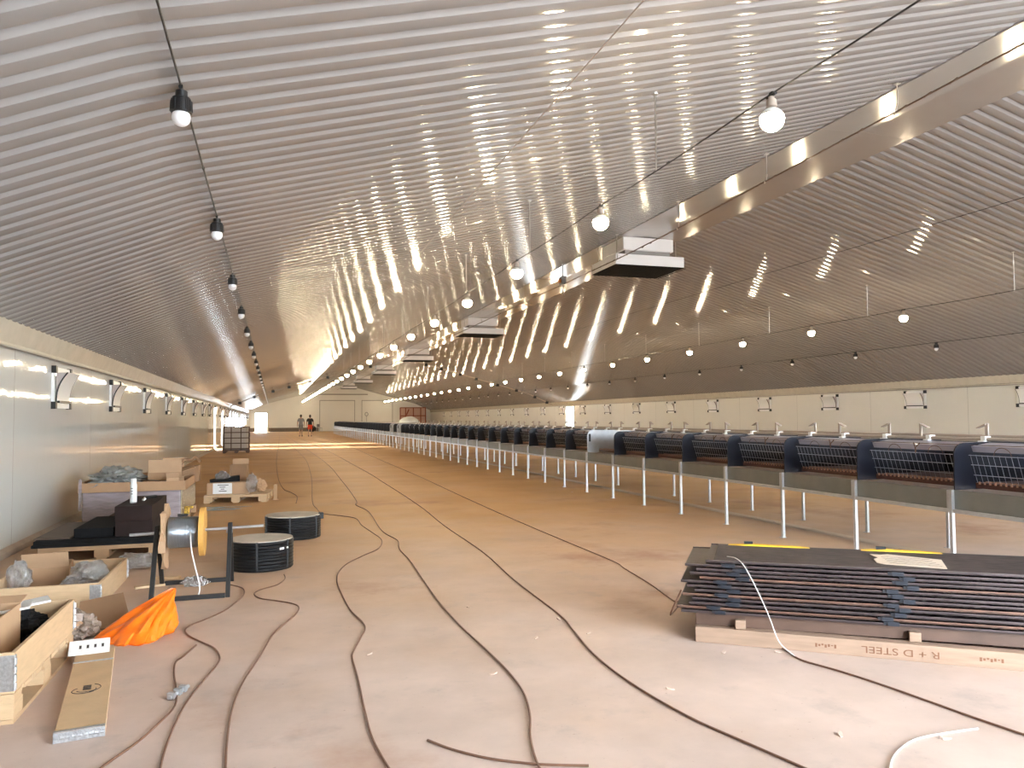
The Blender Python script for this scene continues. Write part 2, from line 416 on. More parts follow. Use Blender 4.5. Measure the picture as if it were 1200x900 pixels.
struct(b.build('trim_5', M['palekerb']), 'low pale concrete kerb under the cages', 'trim')

# ------------------------------------------------------------------ lamps
def lamp_proto(lit):
    r = empty('hanging_lamp')
    b = MB(); q = .62 if lit else 1.0; zs = .055 if lit else 0
    b.lathe([(.034 * q, .125), (.034 * q, .11 if lit else .092), (.05 * q, .105 if lit else .085), (.054 * q, .098 if lit else .075), (.058 * q, .08 if lit else .04), (.060 * q, zs), (.052 * q, zs - .004), (.0, zs - .004)], n=20)
    for k in range(0 if lit else 12):
        a = 2 * PI * k / 12; b.bar((.060 * math.cos(a), .060 * math.sin(a), .005), (.056 * math.cos(a), .056 * math.sin(a), .07), .007)
    cap = b.build('lamp_cap', M['pipe'] if lit else M['black'], r, True)
    b = MB(); R = .084 if lit else .052  # lit globe oversized, its glare built into the size
    b.lathe([(R * math.sin(t), -.012 - R * .25 - R * math.cos(t) if 0 else -.01 - R * .35 + R * math.cos(t)) for t in [PI * i / 12 for i in range(13)]], n=20)
    if lit:
        h = MB(); h.lathe([(R * 1.02 * math.sin(t), -.01 - R * .35 + R * 1.02 * math.cos(t)) for t in [PI * .40 * i / 8 for i in range(9)]], n=20); h.build('lamp_housing', M['white'], r, True)
    b.build('lamp_globe', M['bulb_on'] if lit else M['bulb_off'], r, True)
    b = MB(); b.tube([(0, -.05, .135), (0, .05, .135)], .012, 8); b.bar((0, 0, .12), (0, 0, .145), .02); b.build('cable_clip', M['black'], cap)
    return r
PL, PO = lamp_proto(True), lamp_proto(False)
def row(proto, x, z, y0, k0, k1, word, where, grp):
    k = k0; c = 0; last = None
    while k <= k1:
        y = y0 + 2.987 * k
        if (3.6 if x < 4 else 15 if x > 15 else 8.5) < y < Y1 - 2:
            if True: c += 1; lab = '%s globe lamp %s, %s from the camera' % (word, where, ordinal(c))
            dup(proto, (x, y, z), 0, lab)['group'] = grp
        k += 1
for proto, cat in ((PL, 'lamp'), (PO, 'lamp')): proto['category'] = cat
LIT1 = (3.359, 3.585, 4.581); LIT2 = (2 * XC - 3.359, 3.585, 13.319 - 4 * 2.987); OFF1 = (-.52, 3.235, 4.775); OFF2 = (2 * XC + .52, 3.235, 16.214 - 5 * 2.987)
row(PL, *LIT1, 0, 31, 'lit', 'over the open floor', 'lit lamps over the open floor')
row(PL, *LIT2, 3, 32, 'lit', 'beyond the cages', 'lit lamps beyond the cages')
row(PO, *OFF1, -1, 31, 'unlit black-capped', 'above the near wall', 'unlit lamps above the near side wall')
row(PO, *OFF2, 0, 32, 'unlit black-capped', 'above the wall behind the cages', 'unlit lamps above the wall behind the cages')
for proto in (PL, PO):
    for ch in list(proto.children_recursive): bpy.data.objects.remove(ch)
    bpy.data.objects.remove(proto)
for (x, z, y0), lab, sag in ((LIT1, 'black lamp cable strung over the open floor', .02), (LIT2, 'black lamp cable strung above the floor beyond the cages', .02), (OFF1, 'black cable of the unlit lamps above the near side wall', .01), (OFF2, 'black cable of the unlit lamps above the wall behind the cages', .01)):
    pts = []; y = y0 - 3 * 2.987
    while y < Y1 - 2:
        if y > Y0 - 2.9:
            for t in (0, .25, .5, .75):
                yy = y + 2.987 * t
                if Y0 < yy < Y1 - 1.5: pts.append((x, yy, z + .135 - sag * 4 * t * (1 - t) + .012))
        y += 2.987
    b = MB(); b.tube(pts, .0065, 6)
    for i, p in enumerate(pts[::2]): b.bar((p[0], p[1] - .02, p[2] + .004), (p[0], p[1] + .02, p[2] + .004), .016)
    tag(b.build('hanging_lamp_cable', M['cablek']), lab, 'cable')
c = 0
for (x, z, y0), where, off in ((LIT1, 'the lamp cable over the open floor', 0), (LIT2, 'the lamp cable beyond the cages', 0)):
    c = 0
    for k in range(10):
        y = (6.3 if x < 4 else 10.7) + k * 3.66
        zc = ceil_z(x)
        b = MB(); b.cyl((x, y, z + .13), (x, y, zc - .002), .006, 6); b.box(x - .02, x + .02, y - .02, y + .02, zc - .012, zc - .001); c += 1
        tag(b.build('hanging_rod', M['steelwire']), 'thin steel hanger rod, %s from the camera along %s' % (ordinal(c), where), 'rod', 'lamp cable hanger rods')

# ridge rope with hooks, second wire, cross pipe
RX = 7.22
def rope_z(y): return max(4.93, 5.37 - .031 * y) if y < 19 else 4.93
b = MB(); b.tube([(RX, Y0 + .1 + i * 2, rope_z(Y0 + .1 + i * 2)) for i in range(49)], .011, 6); b.tube([(RX + .05, Y0 + .1 + i * 2, rope_z(Y0 + .1 + i * 2) + .02) for i in range(49)], .005, 5)
for i in range(40): y = 4 + i * .36; b.bar((RX - .02, y, rope_z(y)), (RX + .01, y + .14, rope_z(y + .14) - .004), .02, .012)
tag(b.build('hanging_ridge_rope', [M['ropeb']]), 'clipped control rope running below the ridge flashing', 'rope')
for i, y in enumerate((7.4, 10.0, 12.7, 15.4, 22, 27)):
    z = rope_z(y); zc = ceil_z(RX)
    b = MB(); b.cyl((RX, y, z + .09), (RX, y, zc - .01), .006, 6); b.tube([(RX, y, z + .10), (RX + .03, y + .05, z + .07), (RX + .03, y + .06, z + .02), (RX, y + .06, z - .02), (RX - .02, y + .03, z)], .011, 6); b.box(RX - .03, RX + .03, y - .03, y + .03, zc - .012, zc)
    tag(b.build('hanging_rope_hook', M['steelwire']), 'steel hook holding the ridge rope, %s from the camera' % ordinal(i + 1), 'hook', 'ridge rope hooks')
b = MB(); b.tube([(2.25, Y0 + i * 4, ceil_z(2.25) - .03) for i in range(25)], .0045, 5)
tag(b.build('hanging_ceiling_wire', M['pipe']), 'thin wire close under the ribbed ceiling left of the lit lamps', 'wire')
b = MB(); b.tube([(10.9, Y0 + i * 4, ceil_z(10.9) - .25) for i in range(25)], .006, 5)
tag(b.build('hanging_ceiling_wire', M['cablek']), 'thin dark wire below the ceiling between ridge and far lit lamps', 'wire')
t = thing('hanging_winch_motor', 'small grey winch motor hanging beside the nearest white hood', 'motor', (7.22, 18.75, 5.02))
b = MB(); b.box(-.06, .06, -.12, .12, -.10, .12); b.build('motor_body', M['motor'], t, bevel=.01)
b = MB(); b.cyl((-.11, 0, 0), (-.06, 0, 0), .05, 14); b.build('motor_cap', mat('orange_motor_cap', (.55, .18, .05), .5), t)
b = MB(); b.bar((0, 0, .12), (0, 0, ceil_z(7.22) - 5.03), .03); b.build('bracket', M['galv'], t)
b = MB(); b.tube(smooth_path([(.02, .05, -.1), (.03, .05, -.3), (.06, .1, -.37), (.09, .15, -.3), (.08, .12, -.1)]), .008, 6); b.build('cable_loop', M['cablek'], t)
for sx, xs_ in ((1, [(-2.65, 0), (-1.28, 0), (1.61, 0), (4.2, 0), (7.2, 0)]), (-1, [(9.3, 0), (11.5, 0), (14.0, 0), (16.4, 0), (19.0, 0)])):
    yy = 54.0 if sx > 0 else 51.5
    b = MB(); pts = [(x, yy, min(ceil_z(x), ceil_z(x) if abs(x - (KL if sx > 0 else KR)) > .1 else KZ) - .16) for x in ([XL + .06, KL, 1.6, 4.2, 7.2] if sx > 0 else [9.2, 11.5, 14, KR, XR - .06])]
    b.tube(pts, .035, 8); b.cur = 1
    for i in range(len(pts) - 1):
        for q in (.3, .75):
            p = Vector(pts[i]).lerp(Vector(pts[i + 1]), q); b.box(p.x - .10, p.x + .10, p.y - .06, p.y + .06, p.z - .12, p.z + .05); b.bar(p, (p.x, p.y, ceil_z(p.x)), .02)
    tag(b.build('hanging_cross_pipe', [M['pipe'], M['black']]), 'beige pipe with black valves crossing under the %s roof slope' % ('near' if sx > 0 else 'far'), 'pipe')

# ------------------------------------------------------------------ ridge hoods
def hood():
    r = tag(empty('extractor_hood'), '', 'hood', 'white hoods along the ridge')
    b = MB(); w = .63; b.box(-w, w, -.60, .60, .44, .735)
    b.build('duct', M['whitehood'], r, bevel=.01)
    b = MB(); b.box(-.57, .57, -.55, .55, .32, .44); b.build('neck', M['flash'], r)
    w = .86
    b = MB(); b.box(-w, w, -.68, .68, .085, .32); b.box(-w - .008, w + .008, -.688, .688, .235, .245)
    b.build('canopy', M['whitehood'], r, bevel=.006)
    b = MB(); b.box(-w + .01, w - .01, -.67, .67, .066, .084)
    for k in range(18): b.bar((-w + .06 + k * .1, -.67, .063), (-w + .06 + k * .1, .67, .063), .01)
    b.build('mesh_screen', M['hoodmesh'], r)
    b = MB()
    for sx in (-1, 1):
        for sy in (-1, 1): b.cyl((sx * .75, sy * .5, .29), (sx * .75, sy * .5, .70), .007, 6)
    b.build('hanger', M['steelwire'], r)
    return r
hd = hood()
for i, y in enumerate((16.35, 30.9, 45.4, 59.9, 74.4, 88.9)):
    o = hd if i == 0 else dup(hd, (0, 0, 0))
    o.location = (XC, y, 4.80); o['label'] = 'white square hood with black underside on the ridge, %s from the camera' % ordinal(i + 1)

# ------------------------------------------------------------------ wall air inlets
def inlet():
    r = empty('air_inlet_vent')
    r['category'] = 'air inlet'
    w = .385
    b = MB(); b.box(.0, .04, -w, w, .0, .07); b.build('bottom_rail', M['white'], r)
    b = MB(); b.box(.0, .04, -w, w, .47, .54); b.build('top_rail', M['white'], r)
    for s in (-1, 1):
        b = MB(); b.box(.0, .03, s * w - .03, s * w + .03, .07, .47); b.build('side_jamb', M['white'], r)
        for z in (0, .47):
            b = MB(); b.box(-.002, .055, s * w - .04, s * w + .04, z - .01, z + .085); b.build('corner_block', M['black'], r)
    def pf(t): return (.13 * (t ** 2.4) + .04, .09 + .38 * t)
    b = MB(); b.grid(lambda u, v: (pf(v)[0], -w * .86 + 2 * w * .86 * u, pf(v)[1]), 1, 12)
    b.grid(lambda u, v: (pf(v)[0] + .006, -w * .86 + 2 * w * .86 * u, pf(v)[1]), 1, 12)
    fl = b.build('flap', M['white'], r)
    for s in (-1, 1):
        b = MB(); b.tube([(pf(t / 10)[0], s * w * .86, pf(t / 10)[1]) for t in range(11)], .009, 6); b.build('flap_edge', M['black'], fl)
    for s in (-1, 1):
        b = MB(); b.prism([(.031, .10)] + [(pf(t / 10)[0] - .004, pf(t / 10)[1]) for t in range(11)] + [(.031, .468)], lambda a, c: (a, s * w * .84, c), lambda a, c: (a, s * w * .84 + .006, c)); b.build('end_cheek', M['cheek'], fl)
    b = MB(); b.box(.031, .075, -w * .8, w * .8, .071, .10); b.build('gasket', M['black'], r)
    return r
iv = inlet(); first = True
def put_inlet(loc, rz, lab, grp):
    global first
    o = iv if first else dup(iv, (0, 0, 0)); first = False
    o.location = loc; o.rotation_euler = (0, 0, rz); o['label'] = lab; o['group'] = grp
for k in range(23):
    y = 11.76 + 3.72 * k
    put_inlet((XL, y, 1.62), 0, 'hinged white air inlet in the near side wall, %s from the camera' % ordinal(k + 1), 'air inlets in the near side wall')
c = 0
for k in range(20):
    y = 15.35 + 3.85 * k
    if abs(y - 48.5) < 1.4: continue
    c += 1
    put_inlet((XR, y, 1.655), PI, 'hinged air inlet in the wall behind the cages, %s from the camera' % ordinal(c), 'air inlets in the wall behind the cages')

# ------------------------------------------------------------------ cages
P = 1.2084
def cage_parts():
    D = {}
    arc = [(.01, .775), (.01, 1.085)] + [(.01 + .11 * (1 - math.cos(a)), 1.085 + .11 * math.sin(a)) for a in [PI / 2 * i / 6 for i in range(1, 7)]] + [(.55, 1.205), (1.12, 1.19), (1.2, 1.10), (1.2, .775)]
    b = MB(); b.prism(arc, lambda a, c: (a, 0, c), lambda a, c: (a, .014, c)); D['partition'] = (b, 'navy')
    b = MB(); b.box(1.17, 1.185, .014, P, .79, 1.17); D['back_panel'] = (b, 'inner')
    b = MB()
    b.hexa([(.225, .02, 1.112), (.225, P - .004, 1.112), (.23, P - .004, 1.112), (.23, .02, 1.112), (.205, .02, 1.165), (.205, P - .004, 1.165), (.21, P - .004, 1.165), (.21, .02, 1.165)])
    b.hexa([(.205, .02, 1.165), (.205, P - .004, 1.165), (.21, P - .004, 1.16), (.21, .02, 1.16), (.42, .02, 1.195), (.42, P - .004, 1.195), (.425, P - .004, 1.19), (.425, .02, 1.19)])
    D['lit_top_strip'] = (b, 'lavender')  # pale strip: light on the partition top painted as lavender
    b = MB(); top, bot = (.175, 1.09), (.262, .80)
    nv = 21
    for i in range(nv):
        y = .03 + (P - .05) * i / (nv - 1); b.tube([(bot[0], y, bot[1]), (top[0], y, top[1])], .0021, 4)
    for t in (.02, .36, .68, .98):
        x = bot[0] + (top[0] - bot[0]) * t - .004; z = bot[1] + (top[1] - bot[1]) * t; b.tube([(x, .02, z), (x, P - .005, z)], .0032, 4)
    D['wire_front'] = (b, 'cwire')
    b = MB(); b.box(.245, 1.165, .018, P - .003, .785, .835)
    b.cur = 1
    for i in range(22):
        y = .05 + i * (P - .1) / 21; b.box(.236, .245, y - .008, y + .008, .822, .846); b.box(.32, .36, y - .01, y + .01, .835, .845)
    D['slatted_floor'] = (b, ['slat', 'nub'])
    b = MB(); b.box(.002, .006, .0005, P - .0005, .605, .775); b.box(.002, .03, 0.0005, P - .0005, .770, .7745); D['apron'] = (b, 'apron')
    b = MB(); b.box(-.028, .002, .035, P, .573, .605); D['front_rail'] = (b, 'galv')
    b = MB(); b.box(-.032, -.001, .001, .034, .0, .775); b.box(-.022, -.001, .045, .065, .606, .772); b.box(-.026, -.001, .034, .045, .70, .715); b.box(-.05, .02, .001, .06, 0, .005); D['leg'] = (b, 'galv')
    b = MB(); b.box(1.195, 1.225, .001, .034, 0, .70); b.box(1.18, 1.24, .001, .06, 0, .005); D['leg.rear'] = (b, 'galv')
    b = MB(); b.box(.01, 1.19, .004, .03, .575, .60); b.box(1.184, 1.194, .001, P - .001, .60, .775); D['cross_rail'] = (b, 'galv')
    b = MB(); b.tube([(.46, .0, 1.222), (.46, P, 1.222)], .019, 10); b.tube([(.80, 0, 1.24), (.80, P, 1.24)], .016, 8); D['water_pipe'] = (b, 'pipe')
    for nm, y, s in (('hook', .17, 1), ('hook.b', .95, -1)):
        b = MB(); b.box(.59, .603, y - .016, y + .016, 1.20, 1.365); b.hexa([(.575, y, 1.352), (.615, y, 1.352), (.615, y + s * .10, 1.318), (.575, y + s * .10, 1.318), (.575, y, 1.366), (.615, y, 1.366), (.615, y + s * .10, 1.326), (.575, y + s * .10, 1.326)]); D[nm] = (b, 'pipe')
    for nm, y in (('wire_arch', .86), ('wire_arch.b', .36)):
        b = MB(); b.tube([(.172 - .01 * math.sin(a), y + .085 * math.cos(a), 1.085 + .075 * math.sin(a)) for a in [PI * i / 10 for i in range(11)]], .0035, 4); D[nm] = (b, 'rust')
    b = MB(); b.bar((.19, .56, 1.18), (.17, .60, 1.13), .008); b.bar((.19, .64, 1.18), (.17, .60, 1.13), .008); b.bar((.17, .60, 1.135), (.175, .60, 1.08), .010); b.bar((.19, .02, 1.176), (.19, P - .01, 1.176), .006); D['hanger_bracket'] = (b, 'rust')
    for nm, y in (('pipe_fitting', .07), ('pipe_fitting.b', .70)):
        b = MB(); b.box(.43, .50, y - .025, y + .025, 1.203, 1.25); b.box(.40, .44, y - .03, y + .03, 1.196, 1.21); D[nm] = (b, 'white')
    return D
CP = cage_parts()
CM = {k: MBv.mesh(k.split('.')[0], [M[x] for x in (m_ if isinstance(m_, list) else [m_])]) for k, (MBv, m_) in CP.items()}
pale = MB(); 
pale.prism([(.0, .775), (.0, 1.10), (.04, 1.18), (.10, 1.20), (1.1, 1.2), (1.2, 1.1), (1.2, .775)], lambda a, c: (a, .005, c), lambda a, c: (a, .022, c))
pale.cur = 1; pale.box(.03, .07, .001, .005, .98, 1.13)
PALE = pale.mesh('end_plate', [M['galv'], M['black']])
FARKEEP = {'partition', 'back_panel', 'apron', 'leg', 'leg.rear', 'water_pipe', 'front_rail'}
for k in range(-1, 61):
    y0 = 5.477 + P * k; num = k + 2
    extra = ''
    r = empty('wire_cage', (5.85, y0, 0))
    if k == 7: lab = 'cage closed by a pale metal end plate, %s from the near end of the row' % ordinal(num)
    elif k == 6: lab = 'open-fronted navy cage before the pale metal plate, %s in the row' % ordinal(num)
    else: lab = 'navy plastic cage on galvanised legs, %s from the near end of the row' % ordinal(num)
    tag(r, lab, 'cage', 'cages in the long raised row')
    for nm, me in CM.items():
        if k > 24 and nm not in FARKEEP: continue
        if k == 6 and nm in ('wire_front', 'lit_top_strip', 'wire_arch', 'wire_arch.b', 'hanger_bracket', 'back_panel'): continue
        base = nm.split('.')[0]
        if base == 'partition' and k in (7, 27, 29): me = PALE; base = 'end_plate'
        o = bpy.data.objects.new(base, me); C.objects.link(o); o.parent = r
    if k == 60:
        o = bpy.data.objects.new('partition', CM['partition']); C.objects.link(o); o.parent = r; o.location = (0, P - .014, 0)
        for nm in ('leg', 'leg.rear'):
            o = bpy.data.objects.new('leg', CM[nm]); C.objects.link(o); o.parent = r; o.location = (0, P - .018, 0)
# white sack lying on the cages far down the row
def blob(name, fn, mats, parent=None, nu=20, nv=14):
    b = MB()
    vs = []; fs = []
    for j in range(nv + 1):
        for i in range(nu): vs.append(fn(2 * PI * i / nu, PI * j / nv))
    for j in range(nv):
        for i in range(nu): fs.append((j * nu + i, j * nu + (i + 1) % nu, (j + 1) * nu + (i + 1) % nu, (j + 1) * nu + i))
    b.add(vs, fs); return b.build(name, mats, parent, True)
from mathutils import noise as _ns
def crumple(name, c, r, m_, seed=0, amp=.35, base=None, parent=None):
    bm = bmesh.new(); bmesh.ops.create_icosphere(bm, subdivisions=4, radius=1)
    for v in bm.verts:
        d = v.co.normalized(); q = d * 2.0 + Vector((seed * 3.1, seed * 1.7, 0))
        h = 1 + amp * _ns.noise(q) + amp * .9 * (abs(_ns.noise(q * 2.3)) - .25) + amp * .5 * (abs(_ns.noise(q * 5.1)) - .2)
        p = Vector((d.x * r[0] * h, d.y * r[1] * h, d.z * r[2] * h))
        p.z = max(p.z, -r[2] * .8)
        v.co = p + Vector(c)
        if base is not None: v.co.z = max(v.co.z, base)
    me = bpy.data.meshes.new(name); bm.to_mesh(me); bm.free(); me.materials.append(m_)
    o = bpy.data.objects.new(name, me); C.objects.link(o)
    if parent: o.parent = parent
    return o
def wob(a, p, s=0., k=.08): return 1 + k * math.sin(3 * a + s) * math.sin(2 * p + s) + k * .6 * math.sin(7 * a + 2 * s) * math.sin(5 * p)
tag(blob('white_sack', lambda a, p: (6.42 + .45 * math.sin(p) * math.cos(a) * wob(a, p), 37.8 + 1.3 * math.sin(p) * math.sin(a) * wob(a, p, 1), 1.262 + max(0, .29 * math.cos(p)) * wob(a, p, 2)), M['white']), 'white sack lying on top of the cages far down the row', 'sack')

# ------------------------------------------------------------------ floor cables (on the real floor)
CAB = __import__('json').loads('''[["floor_cable", 0.0052, "cable", "brown cable curling on the floor from the reel stand foot", "cable", [[-0.347, 7.264], [-0.242, 7.085], [-0.22, 6.841], [-0.268, 6.576], [-0.347, 6.289], [-0.462, 6.068], [-0.537, 5.948], [-0.569, 5.82], [-0.531, 5.653], [-0.442, 5.478], [-0.352, 5.31], [-0.306, 5.128], [-0.304, 4.955], [-0.354, 4.689], [-0.415, 4.33], [-0.438, 3.996], [-0.443, 3.708], [-0.434, 3.512]]], ["floor_cable", 0.0052, "cable", "brown cable carrying the zinc coupling beside the folded collar", "cable", [[-0.462, 5.405], [-0.515, 5.18], [-0.546, 5.069], [-0.531, 4.853], [-0.491, 4.577], [-0.465, 4.309], [-0.514, 4.074], [-0.575, 3.871], [-0.649, 3.706], [-0.692, 3.596]]], ["floor_cable", 0.0052, "cable", "brown cable snaking forward from the nearer black coil", "cable", [[0.109, 7.572], [0.114, 7.369], [0.046, 7.129], [-0.094, 6.965], [-0.138, 6.813], [-0.089, 6.636], [0.043, 6.499], [0.151, 6.373], [0.199, 6.241], [0.174, 6.031], [0.067, 5.696], [-0.001, 5.453], [-0.065, 5.029], [-0.136, 4.646], [-0.17, 4.376], [-0.189, 4.077], [-0.188, 3.763], [-0.177, 3.427]]], ["floor_cable", 0.0056, "cable", "thin brown cable running away behind the farther black coil", "cable", [[0.392, 13.911], [0.441, 15.13], [0.337, 16.063], [0.216, 16.903], [0.134, 20.157], [0.129, 28.504], [0.274, 42.559], [0.418, 56.522], [0.627, 74.985]]], ["floor_cable", 0.0052, "cable", "brown cable running along the floor past the farther black coil", "cable", [[0.823, 79.202], [0.964, 51.896], [1.096, 35.475], [1.128, 28.051], [0.922, 19.832], [0.679, 14.241], [0.687, 12.996], [0.738, 12.262], [0.986, 11.841], [1.161, 11.464], [1.165, 10.706], [1.221, 9.943], [1.25, 9.351], [1.141, 8.751], [0.915, 8.323], [0.721, 7.937], [0.604, 7.526], [0.555, 7.101], [0.552, 6.608], [0.568, 6.031], [0.616, 5.653], [0.616, 5.441], [0.556, 5.203], [0.486, 4.935], [0.467, 4.799], [0.462, 4.447], [0.445, 3.96], [0.438, 3.626], [0.455, 3.379], [0.475, 3.215]]], ["floor_cable", 0.0056, "cable", "brown cable wavering down the middle of the floor to the near edge", "cable", [[0.929, 89.536], [1.472, 44.728], [1.688, 27.223], [1.557, 18.729], [1.428, 14.106], [1.344, 13.272], [1.435, 12.231], [1.363, 10.459], [1.365, 9.814], [1.424, 9.221], [1.349, 8.617], [1.344, 7.914], [1.292, 6.846], [1.258, 6.023], [1.256, 5.293], [1.28, 4.706], [1.289, 4.278], [1.27, 3.938], [1.208, 3.639], [1.131, 3.408], [1.087, 3.233], [1.065, 3.111], [1.055, 3.009]]], ["floor_cable", 0.0056, "cable", "long straight brown cable crossing the floor toward the near right corner", "cable", [[1.185, 95.632], [2.282, 44.291], [2.448, 23.449], [2.41, 17.611], [2.335, 12.896], [2.218, 10.321], [2.175, 8.151], [2.066, 6.654], [2.016, 5.378], [1.957, 4.944], [1.879, 4.414], [1.866, 3.892], [1.918, 3.382], [2.005, 3.043], [2.085, 2.761], [2.109, 2.665]]], ["floor_cable", 0.0052, "cable", "brown cable running from the plate stack toward the far end", "cable", [[2.6, 4.62, 0.3], [2.56, 4.7, 0.12], [3.097, 5.483], [3.018, 5.45], [3.039, 5.625], [3.133, 6.134], [3.217, 6.787], [3.272, 7.137], [3.276, 8.172], [3.279, 9.676], [3.312, 12.133], [3.408, 15.848], [3.507, 19.365], [3.607, 26.358], [3.867, 46.591], [3.378, 82.205]]], ["floor_cable", 0.0055, "cable", "dark cable running from the plate stack to the right edge", "cable", [[3.038, 4.172], [3.022, 4.067], [2.999, 3.917], [3.074, 3.683], [3.136, 3.4], [3.172, 3.155], [3.203, 2.936], [3.253, 2.672]]], ["floor_cable", 0.0055, "cable", "short loose cable end at the near edge of the floor", "cable", [[0.673, 3.49], [0.757, 3.36], [0.876, 3.232], [0.985, 3.154], [1.096, 3.093], [1.261, 3.03]]], ["white_wire", 0.004, "wirew", "short curved white wire on the floor at the near right", "wire", [[3.113, 2.827], [2.94, 2.833], [2.76, 2.824], [2.617, 2.768], [2.49, 2.687], [2.389, 2.589]]]]''')
for nm, r, m_, lab, cat, pts in CAB:
    z = r + .001
    b = MB(); b.tube(smooth_path([(p[0], p[1], p[2] if len(p) > 2 else z) for p in pts], 5), r, 6)
    tag(b.build(nm, M[m_], smooth=True), lab, cat)

# ------------------------------------------------------------------ stack of plates at the right
SA = math.atan2(-.572, .82)
def ST(a, bb, z=0):  # stack frame -> world
    return Vector((2.61 + .82 * a + .572 * bb, 4.50 - .572 * a + .82 * bb, z))
tim = thing('timber_bearer', 'pale timber bearer stamped R + D STEEL in front under the plate stack', 'timber', (2.612, 4.47, 0), math.atan2(-.605, .796))
b = MB(); b.box(0, 3.1, 0, .085, 0, .098); b.build('beam', M['timber'], tim, bevel=.004)
def text_mesh(txt, size):
    cu = bpy.data.curves.new('txt', 'FONT'); cu.body = txt; cu.size = size; cu.extrude = .0006; cu.align_x = 'CENTER'; cu.align_y = 'CENTER'
    o = bpy.data.objects.new('txt', cu); C.objects.link(o)
    me = bpy.data.meshes.new_from_object(o.evaluated_get(bpy.context.evaluated_depsgraph_get()))
    bpy.data.objects.remove(o); return me
bpy.context.view_layer.update()
me = text_mesh('R + D STEEL', .072); me.materials.clear(); me.materials.append(M['stamp'])
o = bpy.data.objects.new('stamped_lettering', me); C.objects.link(o); o.parent = tim; o.location = (1.19, -.0012, .048)
o.matrix_local = Matrix.Translation((1.19, -.0012, .048)) @ Matrix.Rotation(PI / 2, 4, 'X') @ Matrix.Rotation(PI, 4, 'Z') @ Matrix.Diagonal((1.1, .8, 1, 1))
b = MB()
for x0 in (.72, 1.60):
    for i in range(7): b.box(x0 + i * .018, x0 + i * .018 + .012, -.0012, 0, .036 + .006 * (i % 3), .058 - .004 * (i % 2))
b.build('stamp_marks', M['stamp'], tim)
tim2 = tag(place(MB().box(0, 3.0, 0, .085, 0, .098).build('timber_bearer', M['timber'], bevel=.004), ST(-.02, .50), SA), 'timber bearer hidden along the far side under the plate stack', 'timber')
for i, a in enumerate((.30, 1.30, 2.35)):
    q = ST(a, -.015, .099)
    tag(place(MB().box(-.032, .032, -.005, .036, 0, .056).build('wood_spacer', M['timber'], bevel=.004), q, SA), ['short wood spacer under the left end of the plate stack', 'short wood spacer under the plate stack above the stamped lettering', 'short wood spacer under the outer end of the plate stack'][i], 'wood spacer', 'spacers under the plate stack')
tag(place(MB().box(0, 2.75, .028, .60, 0, .080).build('base_board', M['basebrown'], bevel=.003), ST(.02, 0, .0995), SA), 'brown base board carrying the stack of dark plates', 'board')
NP = 13; zz = .1815
for i in range(NP):
    top = i == NP - 1
    a0 = [-.07, -.10, -.02, .0, -.06, .02, -.03, -.07, .05, -.01, .03, -.04, .09][i]; L = 2.75 + random.uniform(-.05, .05); bo = random.uniform(-.012, .012)
    dz = .0158
    r = tag(empty('steel_plate', ST(a0, bo, zz), SA + random.uniform(-.006, .006)), 'dark brown steel plate, %s from the bottom of the stack' % ordinal(i + 1) if not top else 'scuffed dark plate on top of the stack with a cardboard tag', 'plate', 'plates in the stack')
    b = MB(); w = .68
    b.box(0, L, 0, w, 0, .009)
    b.cur = 2 if i in (1, 4, 8) else 0
    b.box(0, L, 0, .012, .0, dz)
    b.box(0, L, w - .012, w, .0, dz); b.cur = 1
    if top: b.box(.05, L, .012, w - .012, .009, .0155)
    b.build('sheet', [M['plate'], M['platetop'], M['plateedge']], r)
    if i < NP - 1:
        for a in (.26 + random.uniform(-.02, .03), 1.25 + random.uniform(-.012, .012), 2.3):
            b = MB(); b.box(a - .03, a + .035, -.014, .03, .002, .0268); b.box(a - .05, a - .025, -.008, .02, .006, .024); b.build('edge_clip', M['clip'], r)
            b = MB(); b.box(a - .03, a + .03, w - .03, w + .01, .002, .0268); b.build('edge_clip', M['clip'], r)
    else:
        for a, l in ((.12, .55), (1.0, .5), (2.0, .3)):
            b = MB(); b.prism([(a, .0155), (a + l, .0155), (a + l * .85, .020), (a + l * .3, .026)], lambda p, q: (p, w - .05, q), lambda p, q: (p, w + .012, q)); b.build('yellow_strap', M['yellow'], r)
            b = MB(); b.box(a + l * .2, a + l * .2 + .06, w - .02, w + .016, .0, .04); b.build('edge_clip', M['clip'], r)
    zz += .0272 if i < NP - 1 else 0
ZT = zz + .0162
t = thing('cardboard_tag', 'torn cardboard tag with handwriting lying on top of the plate stack', 'tag', ST(1.13, .13, ZT), SA + .10)
b = MB(); b.prism([(0, .04), (.03, .0), (.36, -.10), (.42, .20), (.14, .36), (.09, .33), (.03, .35), (.05, .22), (.01, .16)], lambda a, c: (a, c, 0), lambda a, c: (a, c, .004)); b.build('card', mat('buff_card', (.62, .52, .42), .8), t)
b = MB()
for i in range(5):
    b.tube([(.07 + .02 * k + .005 * random.random(), .03 + .055 * i + .010 * math.sin(k * 2.1 + i) - .06 * k / 14, .0045) for k in range(15)], .0012, 4)
b.build('handwriting', M['ink'], t)
for a in (.36, 1.45):
    pass
b = MB(); b.tube(smooth_path([ST(.22, .12, ZT + .006), ST(.28, .03, ZT + .012), ST(.33, -.03, .50), ST(.40, -.09, .38), ST(.47, -.10, .22), ST(.53, -.14, .07), ST(.62, -.20, .008)]), .0032, 6)
tag(b.build('white_wire', M['wirew'], smooth=True), 'pale wire hanging down the front of the plate stack', 'wire')

